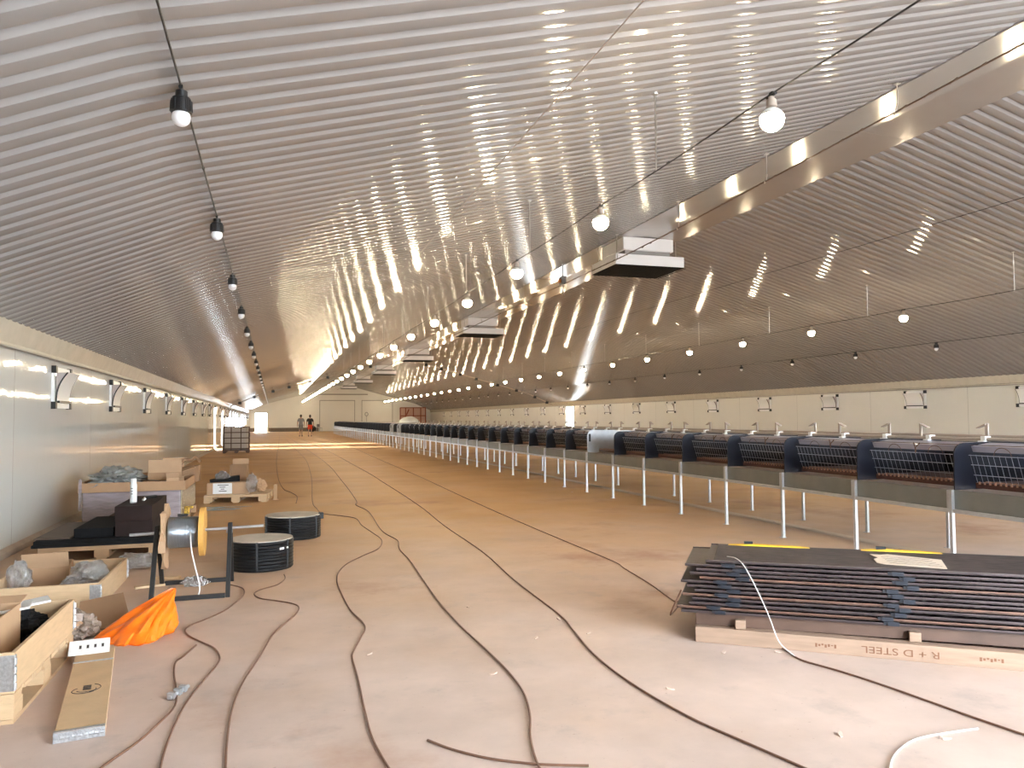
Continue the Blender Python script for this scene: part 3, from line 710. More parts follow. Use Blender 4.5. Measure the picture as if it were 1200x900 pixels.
# ------------------------------------------------------------------ left side clutter
def pallet(b, w, d, n=7):
    for x in (0, w / 2 - .05, w - .1): b.box(x, x + .1, 0, d, .0, .02)
    for x in (0, w / 2 - .07, w - .14):
        for y in (0, d / 2 - .07, d - .14): b.box(x, x + .14, y, y + .14, .022, .098)
    for y in (0, d / 2 - .06, d - .12): b.box(0, w, y, y + .12, .099, .118)
    s = (d) / n
    for i in range(n): b.box(0, w, i * s, i * s + s * .78, .119, .141)
def collar(root, w, d, z):
    for nm, q in (('side_board', (0, w, 0, .02)), ('side_board', (0, w, d - .02, d)), ('end_board', (0, .02, .022, d - .022)), ('end_board', (w - .02, w, .022, d - .022))):
        last = MB().box(*q, z, z + .195).build(nm, M['pine'], root, bevel=.002)
        sides = ([] if nm == 'side_board' and q[2] == 0 else sides) + [last]
    for x, y in ((0, 0), (w, 0), (0, d), (w, d)):
        b = MB(); sx = 1 if x == 0 else -1; sy = 1 if y == 0 else -1
        b.box(min(x, x + sx * .075), max(x, x + sx * .075), min(y, y - sy * .003), max(y, y - sy * .003), z + .012, z + .183)
        b.box(min(x, x - sx * .003), max(x, x - sx * .003), min(y, y + sy * .02), max(y, y + sy * .02), z + .012, z + .183)
        for k in range(4): b.cyl((x - sx * .004, y - sy * .004, z + .02 + k * .04), (x - sx * .004, y - sy * .004, z + .05 + k * .04), .008, 8)
        b.build('corner_hinge', M['hinge'], sides[0] if y == 0 else sides[1])
# far crate: collar standing on the floor
cr = thing('wooden_crate', 'open pine crate on the floor holding plastic film, behind the orange bag', 'crate', (-2.075, 6.70, 0), 0)
collar(cr, .81, 1.15, .003)
MB().box(.02, .79, .02, 1.13, .003, .014).build('base_panel', M['pine2'], cr)
# near crate on a pallet
cp = thing('pallet', 'pine pallet under the near crate of foam and cardboard', 'pallet', (-2.0, 4.31, 0), 0)
b = MB(); pallet(b, .82, 1.16); b.build('pallet_deck', M['pine'], cp)
ck = thing('wooden_crate', 'open pine crate on a pallet holding a carton and black foam', 'crate', (-2.0, 4.31, .1425), 0)
collar(ck, .82, 1.16, .001)
MB().box(.021, .799, .021, 1.139, .001, .012).build('base_panel', M['pine2'], ck)
def open_box(name, w, d, h, loc, rz, lab, m_='card', flaps=((0, .6), (1, 1.2), (2, .8), (3, 1.0)), grp=None, t=.006, fl=None):
    r = thing(name, lab, 'box', loc, rz, grp)
    b = MB(); b.box(0, w, 0, d, 0, t); b.box(0, w, 0, t, t, h); b.box(0, w, d - t, d, t, h); b.box(0, t, t, d - t, t, h); b.box(w - t, w, t, d - t, t, h)
    b.build('carton_body', M[m_], r)
    fl = fl or min(w, d) * .45
    for s, ang in flaps:
        c_, s_ = math.cos(ang), math.sin(ang)
        b = MB()
        if s == 0: p, q, n_ = (0, 0), (w, 0), (0, -1)
        if s == 1: p, q, n_ = (w, 0), (w, d), (1, 0)
        if s == 2: p, q, n_ = (w, d), (0, d), (0, 1)
        if s == 3: p, q, n_ = (0, d), (0, 0), (-1, 0)
        o1 = (n_[0] * c_ * fl, n_[1] * c_ * fl, s_ * fl)
        A = [Vector((*p, h)), Vector((*q, h)), Vector((*q, h)) + Vector(o1), Vector((*p, h)) + Vector(o1)]
        nn = Vector((0, 0, .004)) if abs(c_) > .5 else Vector((n_[0] * .004, n_[1] * .004, 0))
        b.hexa(A + [v + nn for v in A]); b.build('flap', M['card2'], r)
    return r
open_box('cardboard_box', .36, .36, .27, (-1.71, 4.66, .158), .0, 'light cardboard carton standing inside the near crate', 'card2', ((2, .15), (3, .9)), fl=.12)
tag(crumple('foam_sheet', (-1.42, 5.19, .25), (.16, .18, .10), M['foam'], 21, .35, .158), 'black crumpled foam sheet in the near crate behind the carton', 'foam')
for i, (x, y, rz, tl, lab) in enumerate(((-1.56, 4.965, .15, .12, 'white paper sheaf on the foam in the near crate, the wider of two'), (-1.40, 5.17, .35, .10, 'white paper strip leaning in the near crate beside the wider sheaf'))):
    b = MB(); b.prism([(0, 0), (.26 - .1 * i, .0), (.26 - .1 * i, .15), (0, .14)], lambda a, c: (a, c, tl * a), lambda a, c: (a, c, tl * a + .012))
    tag(place(b.build('paper_sheaf', M['paper']), (x, y, .365 - .0 * i), rz), lab, 'paper')
# contents of the far crate
open_box('cardboard_box', .34, .36, .20, (-1.99, 7.42, .016), .12, 'brown carton wrapped in bubble film in the far corner of the back crate', 'card', ((0, 1.0),))
tag(crumple('bubble_film', (-1.975, 7.27, .16), (.085, .09, .15), M['film'], 1, .3, .016), 'crumpled bubble film standing beside the carton in the back crate', 'film')
tag(crumple('clear_bag', (-1.465, 7.25, .15), (.15, .26, .12), M['film'], 2, .45, .016), 'clear plastic bag of small fittings in the back crate by its end board', 'bag')
for i, (x, y, rz, lab) in enumerate(((-1.80, 6.86, .3, 'light cardboard offcut lying in the back crate near its front board'), (-1.72, 7.05, -.4, 'folded cardboard strip lying across the middle of the back crate'))):
    tag(place(MB().box(0, .26, 0, .15, 0, .02).hexa([(0, 0, .02), (.26, 0, .02), (.26, .01, .02), (0, .01, .02), (0, .04, .10), (.26, .04, .1), (.26, .05, .1), (0, .05, .1)]).build('cardboard_offcut', M['card2']), (x, y, .016), rz), lab, 'cardboard', 'cardboard offcuts in the back crate')
# folded collar boards
fc = thing('folded_collar', 'folded pine pallet collar with burnt oval stamp lying on the floor', 'pallet collar', (-.935, 3.985, 0), math.atan2(1.35, -.20) - PI / 2)
MB().box(0, .205, 0, 1.36, .0, .024).build('board', M['pine'], fc, bevel=.002); MB().box(.004, .21, .004, 1.37, .0245, .048).build('board', M['pine'], fc, bevel=.002)
b = MB(); b.box(.0, .208, -.004, .0, .002, .046); b.box(.0, .208, -.002, .022, .048, .0505)
for k in range(9): b.cyl((.006 + k * .023, -.006, .025), (.022 + k * .023, -.006, .025), .007, 8)
b.build('hinge', M['hinge'], fc)
b = MB(); b.box(0, .21, 1.10, 1.122, .048, .0505); b.build('hinge', M['hinge'], fc)
b = MB()
zt = .0489
el = lambda a0, a1, rx, ry, cx, cy: [(cx + rx * math.cos(a), cy + ry * math.sin(a), zt) for a in [a0 + (a1 - a0) * i / 24 for i in range(25)]]
b.tube(el(2.2, 5.6, .058, .05, .09, .57), .0022, 4); b.tube(el(3.3, 6.6, .045, .035, .10, .575), .002, 4); b.tube(el(-1.2, .9, .08, .07, .085, .60), .0022, 4)
for i in range(4): b.box(.082, .12, .575 + i * .02, .587 + i * .02, zt - .0005, zt + .001)
b.build('burnt_stamp', M['ink'], fc)
t = thing('white_card', 'white printed card lying on the far end of the folded collar', 'card', (-1.155, 5.22, .0525), math.atan2(1.35, -.20) - PI / 2)
b = MB(); b.hexa([(-.0, 0, 0), (.22, .0, 0), (.22, .13, .05), (0, .13, .05), (0, 0, .004), (.22, 0, .004), (.22, .13, .054), (0, .13, .054)]); b.build('card', M['paper'], t)
for i in range(4):
    b = MB(); b.hexa([(.055 + i * .04, .05, .0235), (.068 + i * .04, .05, .0235), (.068 + i * .04, .08, .035), (.055 + i * .04, .08, .035), (.055 + i * .04, .05, .0245), (.068 + i * .04, .05, .0245), (.068 + i * .04, .08, .036), (.055 + i * .04, .08, .036)])
    b.build('printed_mark', M['ink'], t)
# orange bag
def bag_ring(t):
    cx = -.885 + .23 * t ** 1.15; cy = 5.74 + .18 * t; rx = .225 * (1 - t) ** .9 + .012; ry = .20 * (1 - t) + .008
    z = .27 * t ** .9
    if t == 0: rx *= .9; ry *= .9
    out = []
    for i in range(72):
        a = 2 * PI * i / 72
        q = Vector((math.cos(a) * 1.6, math.sin(a) * 1.6, t * .9))
        f = 1 + .10 * math.sin(4 * a + 5 * t) + .26 * (abs(_ns.noise(q * 1.3)) - .2) + .22 * (abs(_ns.noise(q * 3.1 + Vector((3, 1, 2)))) - .2)
        out.append((cx + rx * math.cos(a) * f, cy + ry * math.sin(a) * f, max(.002, z + (.02 * _ns.noise(q * 2.5) if t > .02 else 0))))
    return out
b = MB(); b.loft([bag_ring(t / 22) for t in range(23)])
tag(b.build('plastic_bag', M['orange'], smooth=True), 'crumpled orange plastic bag on the floor beside the crates', 'bag')
# wrapped roll
t = thing('film_roll', 'roll of clear film on a brown tube between crate and orange bag', 'roll', (-1.30, 5.95, .093), .45)
b = MB(); T = Matrix.Rotation(PI / 2, 4, 'X')
b.lathe([(.035, -.18), (.080, -.18), (.090, -.15), (.082, -.08), (.092, 0), (.084, .1), (.082, .17), (.035, .17)], T=T, n=24); b.build('film_winding', M['bfilm'], t, True); crumple('loose_film', (.03, -.1, -.02), (.11, .13, .085), M['bfilm'], 11, .4, -.091, t)
b = MB(); b.lathe([(.022, -.2), (.034, -.2), (.034, .2), (.022, .2)], T=T, n=18); b.build('core_tube', M['card'], t)
tag(place(MB().prism([(0, 0), (.34, .04), (.30, .42), (.02, .36)], lambda a, c: (a, c, .38 * c), lambda a, c: (a, c, .008 + .38 * c)).build('cardboard_sheet', M['cardk']), (-1.27, 5.95, .002), .2), 'flat brown cardboard sheet on the floor behind the orange bag', 'cardboard')
for i, (x, y, rz, lab) in enumerate(((-1.12, 7.35, .3, 'pale wood offcut on the floor by the end of the back crate'), (-1.05, 7.75, -.2, 'pale wood offcut on the floor below the cable reel stand'))):
    tag(place(MB().box(0, .24, 0, .07, 0, .02).build('wood_offcut', M['pine'], bevel=.003), (x, y, .001), rz), lab, 'wood offcut')
tag(crumple('clear_bag', (-1.26, 8.42, .07), (.17, .14, .07), M['film'], 3, .5, .002), 'crumpled clear bag on the floor in front of the black slabs', 'bag')

# cable reel stand
rs = thing('reel_stand', 'black steel stand carrying the wire reel on a long shaft', 'stand', (-.63, 7.1, 0), 0)
def brp(nm, pts, w=.035, m_='blacksteel', par=rs):
    b = MB()
    for a, c in pts: b.bar(a, c, w)
    return b.build(nm, M[m_], par, bevel=.003)
x1, x2, yf, yk = -.29, .285, -.31, .36
for x in (x1, x2):
    brp('leg', [((x, yf, .0), (x, -.01, .56))]); brp('leg', [((x, yk, .0), (x, .01, .56))])
brp('front_rail', [((x1 + .02, yf, .018), (x2 - .02, yf, .018))]); brp('back_rail', [((x1 + .02, yk, .018), (x2 - .02, yk, .018))])
b = MB(); b.cyl((-.50, 0, .50), (.56, 0, .53), .0125, 12); b.build('shaft', M['galv'], rs, True)
b = MB(); b.cyl((x2 - .03, -.03, .50), (x2 + .02, -.03, .50), .016, 8); b.build('bolt', M['galv'], rs)
rl = thing('wire_reel', 'wire reel with orange wooden flange held on the black stand', 'reel', (-.63, 7.1, .505), 0)
T = Matrix.Rotation(PI / 2, 4, 'Y')
b = MB(); b.lathe([(.018, -.2), (.125, -.2), (.131, -.19), (.128, -.1), (.131, 0.02), (.125, .03), (.018, .03)], T=T, n=32); b.build('wire_winding', M['drum'], rl, True)
b = MB(); b.lathe([(.018, .045), (.205, .045), (.205, .085), (.018, .085)], T=T, n=36); b.build('flange', M['flangeo'], rl)
b = MB(); R = []
for j, xx in enumerate((-.245, -.235, -.222, -.212)):
    R.append([(xx + .012 * math.sin(5 * a + j), (.21 + .025 * math.sin(7 * a + 1) + .012 * math.sin(13 * a)) * math.cos(a), (.21 + .03 * math.sin(6 * a) + .015 * math.sin(11 * a)) * math.sin(a) * (1.28 if math.sin(a) < 0 else 1)) for a in [2 * PI * i / 40 for i in range(40)]])
b.loft(R); b.build('ragged_flange', M['card2'], rl, True)
b = MB(); b.tube(smooth_path([(-.02, -.128, .02), (-.01, -.15, -.12), (.03, -.2, -.28), (.065, -.23, -.42), (.05, -.24, -.49), (.0, -.22, -.5)]), .006, 6); b.build('loose_end', M['wirew'], rl, True)
tag(crumple('clear_bag', (-.64, 7.33, .04), (.10, .05, .045), M['film'], 4, .5, .002), 'scrap of clear film on the floor under the wire reel', 'bag')

# black coils
def coil(loc, R, h, lab):
    r = thing('pipe_coil', lab, 'coil', loc, 0, 'black pipe coils on the floor')
    prof_ = [(R * .55, 0.002)]
    n_ = 9
    for i in range(n_):
        z0 = .002 + (h - .01) * i / n_; dz = (h - .01) / n_
        prof_ += [(R - .008, z0), (R, z0 + dz * .3), (R, z0 + dz * .7), (R - .006, z0 + dz * .98)]
    prof_ += [(R * .98, h - .006), (R * .55, h - .006), (R * .55, .002)]
    b = MB(); b.lathe(prof_, n=48); b.build('winding', M['coil'], r, True)
    b = MB(); b.lathe([(0, h - .012), (R * .54, h - .012), (R * .97, h - .005), (R * .975, h + .004), (R * .5, h + .001), (0, h - .002)], n=48); b.build('cover', M['coiltop'], r)
    for k in range(6):
        a = 2 * PI * k / 6 + .4
        b = MB(); b.bar((R * math.cos(a) * 1.003, R * math.sin(a) * 1.003, .02), (R * math.cos(a) * 1.003, R * math.sin(a) * 1.003, h), .02, .006); b.build('tie_strap', M['black'], r)
    return r
c1 = coil((-.10, 8.06, 0), .305, .285, 'black pipe coil with pale dusty cover, the nearer of two')
b = MB(); b.box(-.02, .03, -.003, 0, 0, .02); b.box(.06, .08, -.003, 0, .005, .02); o = b.build('label_tag', M['white'], c1); o.location = (.185, -.252, .20); o.rotation_euler = (0, 0, .65)
c2 = coil((.245, 9.98, 0), .335, .275, 'black pipe coil with brown dusty cover, the farther of two')
b = MB(); b.box(-.03, .03, -.03, .05, 0, .075); o = b.build('coil_clamp', M['black'], c2, bevel=.008); o.location = (.335, -.03, .215)

# black slabs on a pallet
ps = thing('pallet', 'wooden pallet under the black slabs and dark boxes', 'pallet', (-2.3, 9.08, 0), 0)
b = MB(); pallet(b, 1.18, 1.4); b.build('pallet_deck', M['pine2'], ps)
def slab(x0, x1, y0, y1, z0, z1, m_, lab, name='black_slab', cat='slab', rz=0, grp=None):
    o = MB().box(0, x1 - x0, 0, y1 - y0, 0, z1 - z0).build(name, M[m_], bevel=.005)
    return tag(place(o, (x0, y0, z0), rz), lab, cat, grp)
slab(-2.36, -1.16, 9.06, 10.4, .143, .175, 'foam', 'lowest long black slab lying on the pallet by the side wall', grp='black slabs')
slab(-2.34, -1.15, 9.06, 10.4, .176, .215, 'foam', 'second long black slab on the pallet under the dark boxes', grp='black slabs')
slab(-2.0, -1.62, 9.20, 10.3, .216, .31, 'foam', 'short black slab left of the dark boxes', grp='black slabs')
slab(-2.36, -2.02, 9.15, 10.5, .216, .232, 'darkside', 'thin olive-brown board lying next to the side wall', 'board', 'board')
b1 = slab(-1.60, -1.235, 9.16, 10.35, .216, .375, 'darkbox', 'lower dark brown box of the pair under the spray can', 'dark_box', 'box', grp='dark boxes')
b2 = slab(-1.605, -1.24, 9.15, 10.35, .377, .535, 'darkbox', 'upper dark brown box with the white spray can on top', 'dark_box', 'box', grp='dark boxes')
o = MB().prism([(0, 0), (.36, 0), (.36, .17), (.28, .2), (.12, .1)], lambda a, c: (a, 0, c), lambda a, c: (a, .02, c)).build('leaning_board', M['darkside']); tag(place(o, (-1.98, 10.32, .2165), 0), 'slanted brown board standing behind the short black slab', 'board')
cn = thing('spray_can', 'white spray can standing on the dark boxes', 'can', (-1.478, 9.5, .5365))
b = MB(); b.lathe([(0, 0), (.033, 0), (.035, .004), (.035, .20), (.031, .213), (.0, .213)], n=24); b.build('can_body', M['white'], cn, True)
b = MB(); b.lathe([(0, .2135), (.030, .2135), (.030, .262), (.026, .268), (0, .268)], n=24); b.build('cap', M['white'], cn, True)
b = MB()
for z in (.16, .13, .10):
    b.tube([(.0355 * math.cos(a), .0355 * math.sin(a), z) for a in [-PI * .72 + i * .1 for i in range(7)]], .004, 4)
b.tube([(.035 * math.cos(2 * PI * i / 24), .035 * math.sin(2 * PI * i / 24), .006) for i in range(24)], .003, 4, True)
b.build('print_marks', M['ink'], cn)
t = thing('glue_gun', 'small dark hand tool lying beside the spray can', 'tool', (-1.40, 9.75, .5365), .3)
b = MB(); b.tube([(0, 0, .03), (.13, .03, .035)], .018, 8); b.build('tool_body', M['black'], t); b = MB(); b.bar((.01, 0, .03), (-.02, -.02, .0), .022); b.build('handle', M['white'], t)

# shrink wrapped pallet load
wp = thing('wrapped_pallet', 'shrink-wrapped pallet load with brown cardboard tray on top', 'pallet load', (-2.36, 11.2, 0), 0)
b = MB(); pallet(b, 1.22, 1.9); b.build('pallet_base', M['pine2'], wp)
b = MB(); b.box(.01, 1.19, .01, 1.88, .143, .52); b.build('wrapped_stack', M['greyfilm'], wp, bevel=.02)
b = MB(); b.box(1.19, 1.205, .02, 1.87, .15, .515); b.build('wrap_side', M['goldfilm'], wp, bevel=.004)
b = MB(); b.box(-.03, 1.25, -.03, 1.93, .522, .535)
for q in ((-.03, 1.25, -.03, -.02), (-.03, 1.25, 1.92, 1.93), (-.03, -.02, -.02, 1.92), (1.24, 1.25, -.02, 1.92)): b.box(*q, .535, .645)
b.build('cardboard_tray', M['card'], wp)
b = MB(); b.box(-.02, .015, -.035, -.03, .30, .70); b.build('strap', M['greyfilm'], wp)
tag(crumple('grey_sheet', (-2.02, 11.62, .65), (.32, .40, .16), M['greybag'], 5, .5, .537), 'heap of grey and black plastic sheeting in the cardboard tray', 'sheeting')
o = MB().grid(lambda u, v: (.55 * u, .4 * v, .02 * math.sin(6 * u + 3 * v) + .02), 10, 8).build('film_sheet', M['greybag']); tag(place(o, (-1.75, 11.35, .62), .1), 'pale grey film spread in the middle of the cardboard tray', 'film')
open_box('cardboard_box', .30, .30, .22, (-1.58, 12.35, .536), .0, 'open carton with raised flaps at the back of the cardboard tray', 'card', ((0, .2), (3, .5), (2, 1.2)))
open_box('cardboard_box', .42, .5, .20, (-1.62, 11.55, .536), .15, 'low wide carton at the right end of the cardboard tray', 'card', ((1, .3), (0, 1.2)))
open_box('cardboard_box', .16, .3, .15, (-1.35, 11.22, .536), -.1, 'light carton with open flap on the corner of the cardboard tray', 'card2', ((1, .25), (0, 1.0)))
o = MB(); o.tube(smooth_path([(0, 0, 0), (.05, .05, .06), (.14, .02, .05), (.2, .06, .09), (.26, .0, .03)]), .022, 8); tag(place(o.build('cardboard_strip', M['cardk'], smooth=True), (-1.30, 12.5, .80), .2), 'twisted brown cardboard strip on the cartons in the tray', 'cardboard')
o = MB().prism([(0, 0), (.3, 0), (.3, .24), (0, .2)], lambda a, c: (a, 0, c), lambda a, c: (a, .3, c)).build('brown_carton', M['cardk'], bevel=.004); tag(place(o, (-1.35, 12.42, .536), 0), 'closed brown carton under the twisted cardboard strip', 'box')
# second pallet with labelled box
p2 = thing('pallet', 'wooden pallet with labelled carton beyond the wrapped load', 'pallet', (-1.14, 14.45, 0), -.1)
b = MB(); pallet(b, 1.05, 1.1); b.build('pallet_deck', M['pine'], p2)
bx = thing('labelled_carton', 'brown carton with white paper label on the far pallet', 'box', (-1.10, 14.58, .1425), -.1)
MB().box(0, .72, 0, .8, 0, .20).build('carton_body', M['card2'], bx, bevel=.006)
b = MB(); b.box(.10, .42, -.003, -.0005, .01, .195); b.build('paper_label', M['paper'], bx)
b = MB()
for i, (a, c) in enumerate(((.18, .36), (.21, .31), (.23, .29), (.20, .33))): b.box(a, c, -.0045, -.003, .155 - i * .035, .167 - i * .035)
b.build('label_print', M['ink'], bx)
open_box('cardboard_box', .29, .3, .29, (-.74, 14.95, .3435), -.1, 'small brown carton on top of the labelled carton', 'cardk', ((2, 1.3),), fl=.1)
o = MB().hexa([(0, 0, 0), (.5, .1, 0), (.5, .5, 0), (0, .4, 0), (0, 0, .03), (.5, .1, .10), (.5, .5, .12), (0, .4, .03)]).build('dark_sheet', M['foam']); tag(place(o, (-1.05, 14.65, .3435), .1), 'dark plastic sheet on the labelled carton', 'sheet')
tag(crumple('film_heap', (-.86, 14.80, .43), (.11, .09, .10), M['film'], 6, .4, .3435), 'clump of film on the labelled carton beside the small carton', 'film')
for i, (x, y, h, m_, lab) in enumerate(((-.35, 14.50, .34, 'film', 'tall bag of film on the edge of the far pallet'), (-.20, 14.55, .24, 'card2', 'open paper sack on the edge of the far pallet'), (.0, 14.6, .0, 'pine2', ''))):
    if i == 2:
        q = thing('wood_block', 'upright wood block on the floor beside the far pallet', 'wood block', (.05, 14.7, 0)); MB().box(-.03, .03, -.03, .03, 0, .28).build('post', M['pine2'], q); MB().box(-.06, .06, -.06, .06, 0, .02).build('foot', M['pine2'], q); continue
    tag(crumple('film_sack', (x, y, .143 + h / 2), (.09, .11, h / 2), M[m_], 7 + i, .35, .1435), lab, 'sack')
o = MB()
for i in range(7): o.bar((random.uniform(0, .2), random.uniform(0, .4), .006 + .004 * i), (random.uniform(.4, .9), random.uniform(0, .4), .008 + .004 * i), .03, .006)
tag(place(o.build('plastic_strips', M['greybag']), (-1.15, 13.2, 0)), 'loose dark plastic strips on the floor before the far pallet', 'strips', kind='stuff')
# brass tape dispenser standing on the wrapped load side
t = thing('brass_fitting', 'small brass fitting sitting on top of the wire reel', 'fitting', (-.735, 7.13, .643))
b = MB(); b.box(-.03, .05, -.02, .02, -.008, .012); b.build('fitting_base', M['black'], t)
b = MB(); b.box(.02, .06, -.02, .02, .0125, .07); b.box(.02, .09, -.02, .02, .055, .078); b.build('fitting_head', M['brass'], t, bevel=.004)

# IBC tank
ib = thing('tank_container', 'caged liquid tank standing against the near side wall', 'tank', (-1.53, 36.2, 0), 0)
MB().box(-.48, .48, -.42, .55, .17, 1.12).build('tank_body', M['tank'], ib, bevel=.06)
b = MB()
for z in (.2, .43, .66, .9, 1.14): b.bar((-.53, -.46, z), (.53, -.46, z), .04); b.bar((.53, -.46, z), (.53, .6, z), .04); b.bar((-.53, -.46, z), (-.53, .6, z), .04)
for x in (-.53, -.2, .2, .53): b.bar((x, -.46, .14), (x, -.46, 1.15), .04)
for y in (.1, .6): b.bar((.53, y, .14), (.53, y, 1.15), .04); b.bar((-.53, y, .14), (-.53, y, 1.15), .04)
b.build('cage_frame', M['rust'], ib)
b = MB(); pallet(b, 1.08, 1.08, 5); o = b.build('pallet_base', M['rust'], ib); o.location = (-.54, -.47, 0)
# red-brown framed panel near the far end
fr = thing('framed_panel', 'pinkish panel in a red-brown frame beyond the cages at the gable end', 'panel', (14.75, 93.5, 0))
MB().box(0, 3.1, 0, .06, .3, 2.75).build('panel', M['pinkpanel'], fr)
b = MB()
for x in (0, .65, 1.6, 2.5, 3.1): b.bar((x, -.05, 0), (x, -.05, 2.8), .11)
for z in (.9, 1.8, 2.78): b.bar((0, -.06, z), (3.1, -.06, z), .11)
b.bar((.75, -.08, 1.9), (1.05, -.08, 2.6), .13)
b.build('frame', M['redframe'], fr)
# dark lump and chair by the end wall
tag(blob('black_sack', lambda a, p: (4.25 + .55 * math.sin(p) * math.cos(a), 92 + .4 * math.sin(p) * math.sin(a), .36 + .36 * math.cos(p) * wob(a, p, 1, .1)), M['black']), 'black sack on the floor by the gable end wall', 'sack')
t = thing('folding_chair', 'grey folding chair by the gable end wall beside the black sack', 'chair', (5.15, 92, 0), .6)
MB().box(-.22, .22, -.22, .22, .43, .46).build('seat', M['motor'], t); MB().box(-.22, .22, .2, .23, .55, .9).build('backrest', M['motor'], t)
for x in (-.2, .2):
    for y in (-.2, .21): MB().bar((x, y, 0), (x, y, .9 if y > 0 else .43), .03).build('leg', M['galv'], t)
b = MB(); b.tube([(11.05 + .18 * math.cos(2 * PI * i / 16), Y1 - .12, 2.05 + .22 * math.sin(2 * PI * i / 16)) for i in range(16)], .035, 6, True); b.bar((11.05, Y1 - .11, 1.0), (11.05, Y1 - .11, 1.83), .03); b.box(10.95, 11.15, Y1 - .15, Y1 - .08, .85, 1.05)
tag(b.build('hanging_hose_reel', M['motor']), 'dark ring of hose hanging between the gable end doors', 'hose')

# small scraps on the near floor and the chain at the picture's lower edge
for i, (x, y, lab) in enumerate([(1.202, 4.276, 'scrap of brown paper on the floor by the middle cable'), (2.028, 3.741, 'small scrap on the floor right of the straight cable'), (2.887, 2.792, 'scrap inside the curve of the white wire'), (1.973, 5.266, 'scrap on the floor touching the straight cable'), (1.663, 4.872, 'scrap on the floor left of the straight cable'), (2.039, 4.872, 'small scrap near the straight cable before the stack'), (1.441, 5.817, 'tiny scrap left of the middle of the floor'), (2.969, 4.102, 'splinters on the floor in front of the stamped bearer'), (0.573, 4.87, 'tiny scrap between the two wavering cables'), (2.469, 2.968, 'tiny scrap on the floor at the near right'), (5.545, 14.024, 'yellowish scrap on the floor by the cage legs'), (4.647, 35.667, 'dark scrap on the floor far down the hall'), (2.653, 4.208, 'tiny scrap left of the bearer end')]):
    b = MB(); n_ = 7; pts = [(.019 * (1 + .5 * random.random()) * math.cos(2 * PI * k / n_), .009 * (1 + .5 * random.random()) * math.sin(2 * PI * k / n_)) for k in range(n_)]
    b.prism(pts, lambda a, c: (a, c, 0), lambda a, c: (a, c, .004 + .01 * max(0, a / .03)))
    tag(place(b.build('paper_scrap', M['chip']), (x, y, .001), random.random() * 3), lab, 'scrap', 'scraps on the near floor')
t = thing('clip_chain', 'string of small zinc wire clips lying at the near edge of the floor', 'clips', (1.03, 2.99, .004), -.30)
b = MB(); b.tube([(0, 0, .004), (.42, 0, .004)], .003, 6); b.build('cord', M['galv'], t)
for i, x in enumerate((.03, .085, .10, .15, .24, .27, .285, .30, .38)):
    b = MB(); b.tube([(x, -.025, .004), (x + .004, 0, .018), (x, .025, .004)], .004, 5); b.box(x - .006, x + .006, -.008, .008, .0, .014); b.build('clip', M['galv'], t)
t = thing('cable_coupling', 'zinc coupling clamped on the looped cable beside the folded collar', 'coupling', (-0.47, 4.479, 0.0), 1.15)
b = MB(); b.cyl((-.08, 0, .014), (.10, 0, .014), .011, 8); b.build('sleeve', M['galv'], t)
for x in (-.06, 0, .05):
    b = MB(); b.box(x - .014, x + .014, -.02, .02, .003, .036); b.build('clamp', M['galv'], t, bevel=.003)

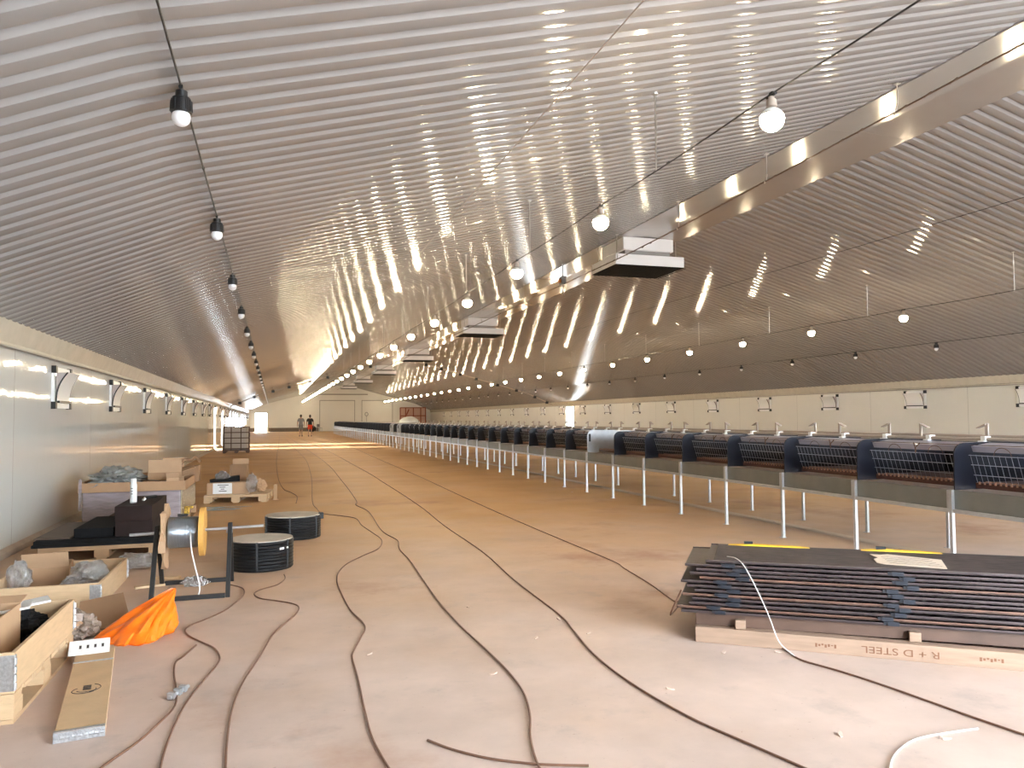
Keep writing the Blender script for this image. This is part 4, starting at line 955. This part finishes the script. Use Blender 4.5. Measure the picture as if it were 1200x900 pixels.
# ------------------------------------------------------------------ people
def skin_obj(name, pts, edges, rad, m_, parent, sub=2, root=0):
    me = bpy.data.meshes.new(name); me.from_pydata(pts, edges, []); me.materials.append(m_)
    o = bpy.data.objects.new(name, me); C.objects.link(o); o.parent = parent
    md = o.modifiers.new('skin', 'SKIN'); md.use_smooth_shade = True
    sv = me.skin_vertices[0].data
    for i, r in enumerate(rad): sv[i].radius = r if isinstance(r, tuple) else (r, r); sv[i].use_root = (i == root)
    s = o.modifiers.new('sub', 'SUBSURF'); s.levels = sub; s.render_levels = sub
    return o
def person(label, loc, rz, h, shirt, shorts, long_legs, stride):
    r = thing('person', label, 'person', loc, rz, 'people walking to the gable end')
    k = h / 1.80
    V = []; E = []; R = []
    def v(x, y, z, rad, par=None):
        V.append((x * k, y * k, z * k)); R.append(tuple(q * k for q in rad) if isinstance(rad, tuple) else rad * k)
        if par is not None: E.append((par, len(V) - 1))
        return len(V) - 1
    pel = v(0, 0, .97, (.155, .11)); ab = v(0, .0, 1.12, (.15, .105), pel); ch = v(0, -.005, 1.30, (.175, .115), ab); nk0 = v(0, -.01, 1.45, (.10, .08), ch); nk = v(0, .0, 1.53, .055, nk0)
    hd0 = v(0, .015, 1.61, (.072, .085), nk); hd1 = v(0, .015, 1.70, (.077, .095), hd0); hd2 = v(0, .005, 1.775, (.05, .06), hd1)
    ns = v(0, .115, 1.655, .014, hd0)
    for s in (-1, 1): v(s * .085, .01, 1.665, .016, hd1)
    arms = {}
    for s in (-1, 1):
        sh = v(s * .19, 0, 1.43, .062, nk0); el = v(s * .27, -.05 + .06 * s * stride, 1.14, .043, sh); wr = v(s * .29, .03 + .16 * s * stride, .90, .029, el)
        pm = v(s * .29, .05 + .18 * s * stride, .83, (.034, .022), wr); arms[s] = (sh, el)
        for f, (dx, L) in enumerate(((-.024, .075), (-.008, .088), (.008, .084), (.024, .066))):
            a = v(s * .29 + .0, .05 + .18 * s * stride + dx, .78, .010, pm); v(s * .285, .058 + .18 * s * stride + dx, .78 - L * .55, .009, a)
        v(s * .27, .09 + .18 * s * stride, .80, .011, pm)
    legs = {}
    for s in (-1, 1):
        st = s * stride
        hp = v(s * .095, 0, .90, .092, pel); kn = v(s * .105, .05 + .20 * st, .50, .058, hp); an = v(s * .11, .26 * st - .03, .09, .038, kn); ft = v(s * .115, .26 * st + .10, .035, .034, an); legs[s] = (hp, kn, an)
    skin_obj('body', V, E, R, M['skin'], r)
    def sub(name, idx, edges, rads, m_):
        return skin_obj(name, [V[i] if not isinstance(i, tuple) else tuple(q * k for q in i) for i in idx], edges, [tuple(q * k for q in x) if isinstance(x, tuple) else x * k for x in rads], M[m_], r)
    mid = lambda a, b, t: tuple((V[a][i] * (1 - t) + V[b][i] * t) / k for i in range(3))
    sub('shirt', [ab, ch, nk0, mid(ab, pel, .75)] + [arms[-1][0], mid(*arms[-1], .8), arms[1][0], mid(*arms[1], .8)], [(0, 1), (1, 2), (0, 3), (2, 4), (4, 5), (2, 6), (6, 7)],
        [(.172, .13), (.192, .135), (.10, .085), (.178, .135), .078, .066, .078, .066], shirt)
    tt = .95 if long_legs else .88
    ex = [(0, 0, .98)] + [x for s in (-1, 1) for x in (V[legs[s][0]], mid(legs[s][0], legs[s][1], tt))]
    pts = [(0, 0, .98)] + [x for s in (-1, 1) for x in (tuple(q / k for q in V[legs[s][0]]), mid(legs[s][0], legs[s][1], tt))]
    sub('shorts', pts, [(0, 1), (1, 2), (0, 3), (3, 4)], [(.168, .13), .112, .092, .112, .092], shorts)
    b = MB(); b.lathe([(.0, 1.815 * k), (.045 * k, 1.805 * k), (.078 * k, 1.765 * k), (.09 * k, 1.70 * k), (.084 * k, 1.64 * k), (.07 * k, 1.60 * k)], n=16)
    for i, p in enumerate(b.v):
        x, y_, z = p; yy = y_ * 1.12 + .002
        if yy > .04 * k and z < 1.74 * k: yy = .04 * k
        b.v[i] = (x, yy, z)
    b.build('hair', M['hair'], r, True)
    for s in (-1, 1):
        p = V[legs[s][2]]
        b = MB(); b.loft([[(p[0] + w * k * math.cos(a), p[1] + (.05 + l * math.sin(a)) * k, z * k) for a in [2 * PI * i / 14 for i in range(14)]] for w, l, z in ((.044, .14, .0), (.05, .145, .02), (.048, .13, .05), (.042, .07, .085), (.04, .05, .12))])
        b.build('shoe', M['shoe'], r, True)
    return r
person('person in grey shirt and grey shorts walking away at the far end', (2.29, 68.5, 0), .05, 1.86, 'shirtg', 'shortsg', True, .35)
person('person in black shirt and red shorts walking away at the far end', (3.03, 68.1, 0), -.05, 1.84, 'shirtk', 'shortsr', False, .5)

# ------------------------------------------------------------------ light
w = bpy.data.worlds.new('overcast'); sc.world = w; w.use_nodes = True
w.node_tree.nodes['Background'].inputs[0].default_value = (.78, .89, 1.0, 1); w.node_tree.nodes['Background'].inputs[1].default_value = 30.0
su = bpy.data.lights.new('sun', 'SUN'); su.energy = 60; su.angle = .02; su.color = (1, .97, .93)
so = bpy.data.objects.new('sun', su); C.objects.link(so)
so.rotation_euler = Vector((1, -.04, -.24)).to_track_quat('-Z', 'Y').to_euler()

# ------------------------------------------------------------------ camera
cam = bpy.data.cameras.new('camera'); co = bpy.data.objects.new('camera', cam); C.objects.link(co)
cam.sensor_width = 36; cam.lens = 36 * 903.8 / 1200; cam.clip_start = .05; cam.clip_end = 400
yaw, pitch, roll = .3006, .044, -.007
R = Matrix.Rotation(-yaw, 4, 'Z') @ Matrix.Rotation(PI / 2 + pitch, 4, 'X') @ Matrix.Rotation(roll, 4, 'Z')
co.matrix_world = Matrix.Translation((0, 0, H)) @ R
sc.camera = co
vs_ = sc.view_settings; vs_.view_transform = 'Standard'; vs_.look = 'None'; vs_.gamma = 1; vs_.use_curve_mapping = False; vs_.exposure = 0.06
sc.cycles.use_denoising = True; sc.cycles.sample_clamp_indirect = 12; sc.cycles.max_bounces = 10
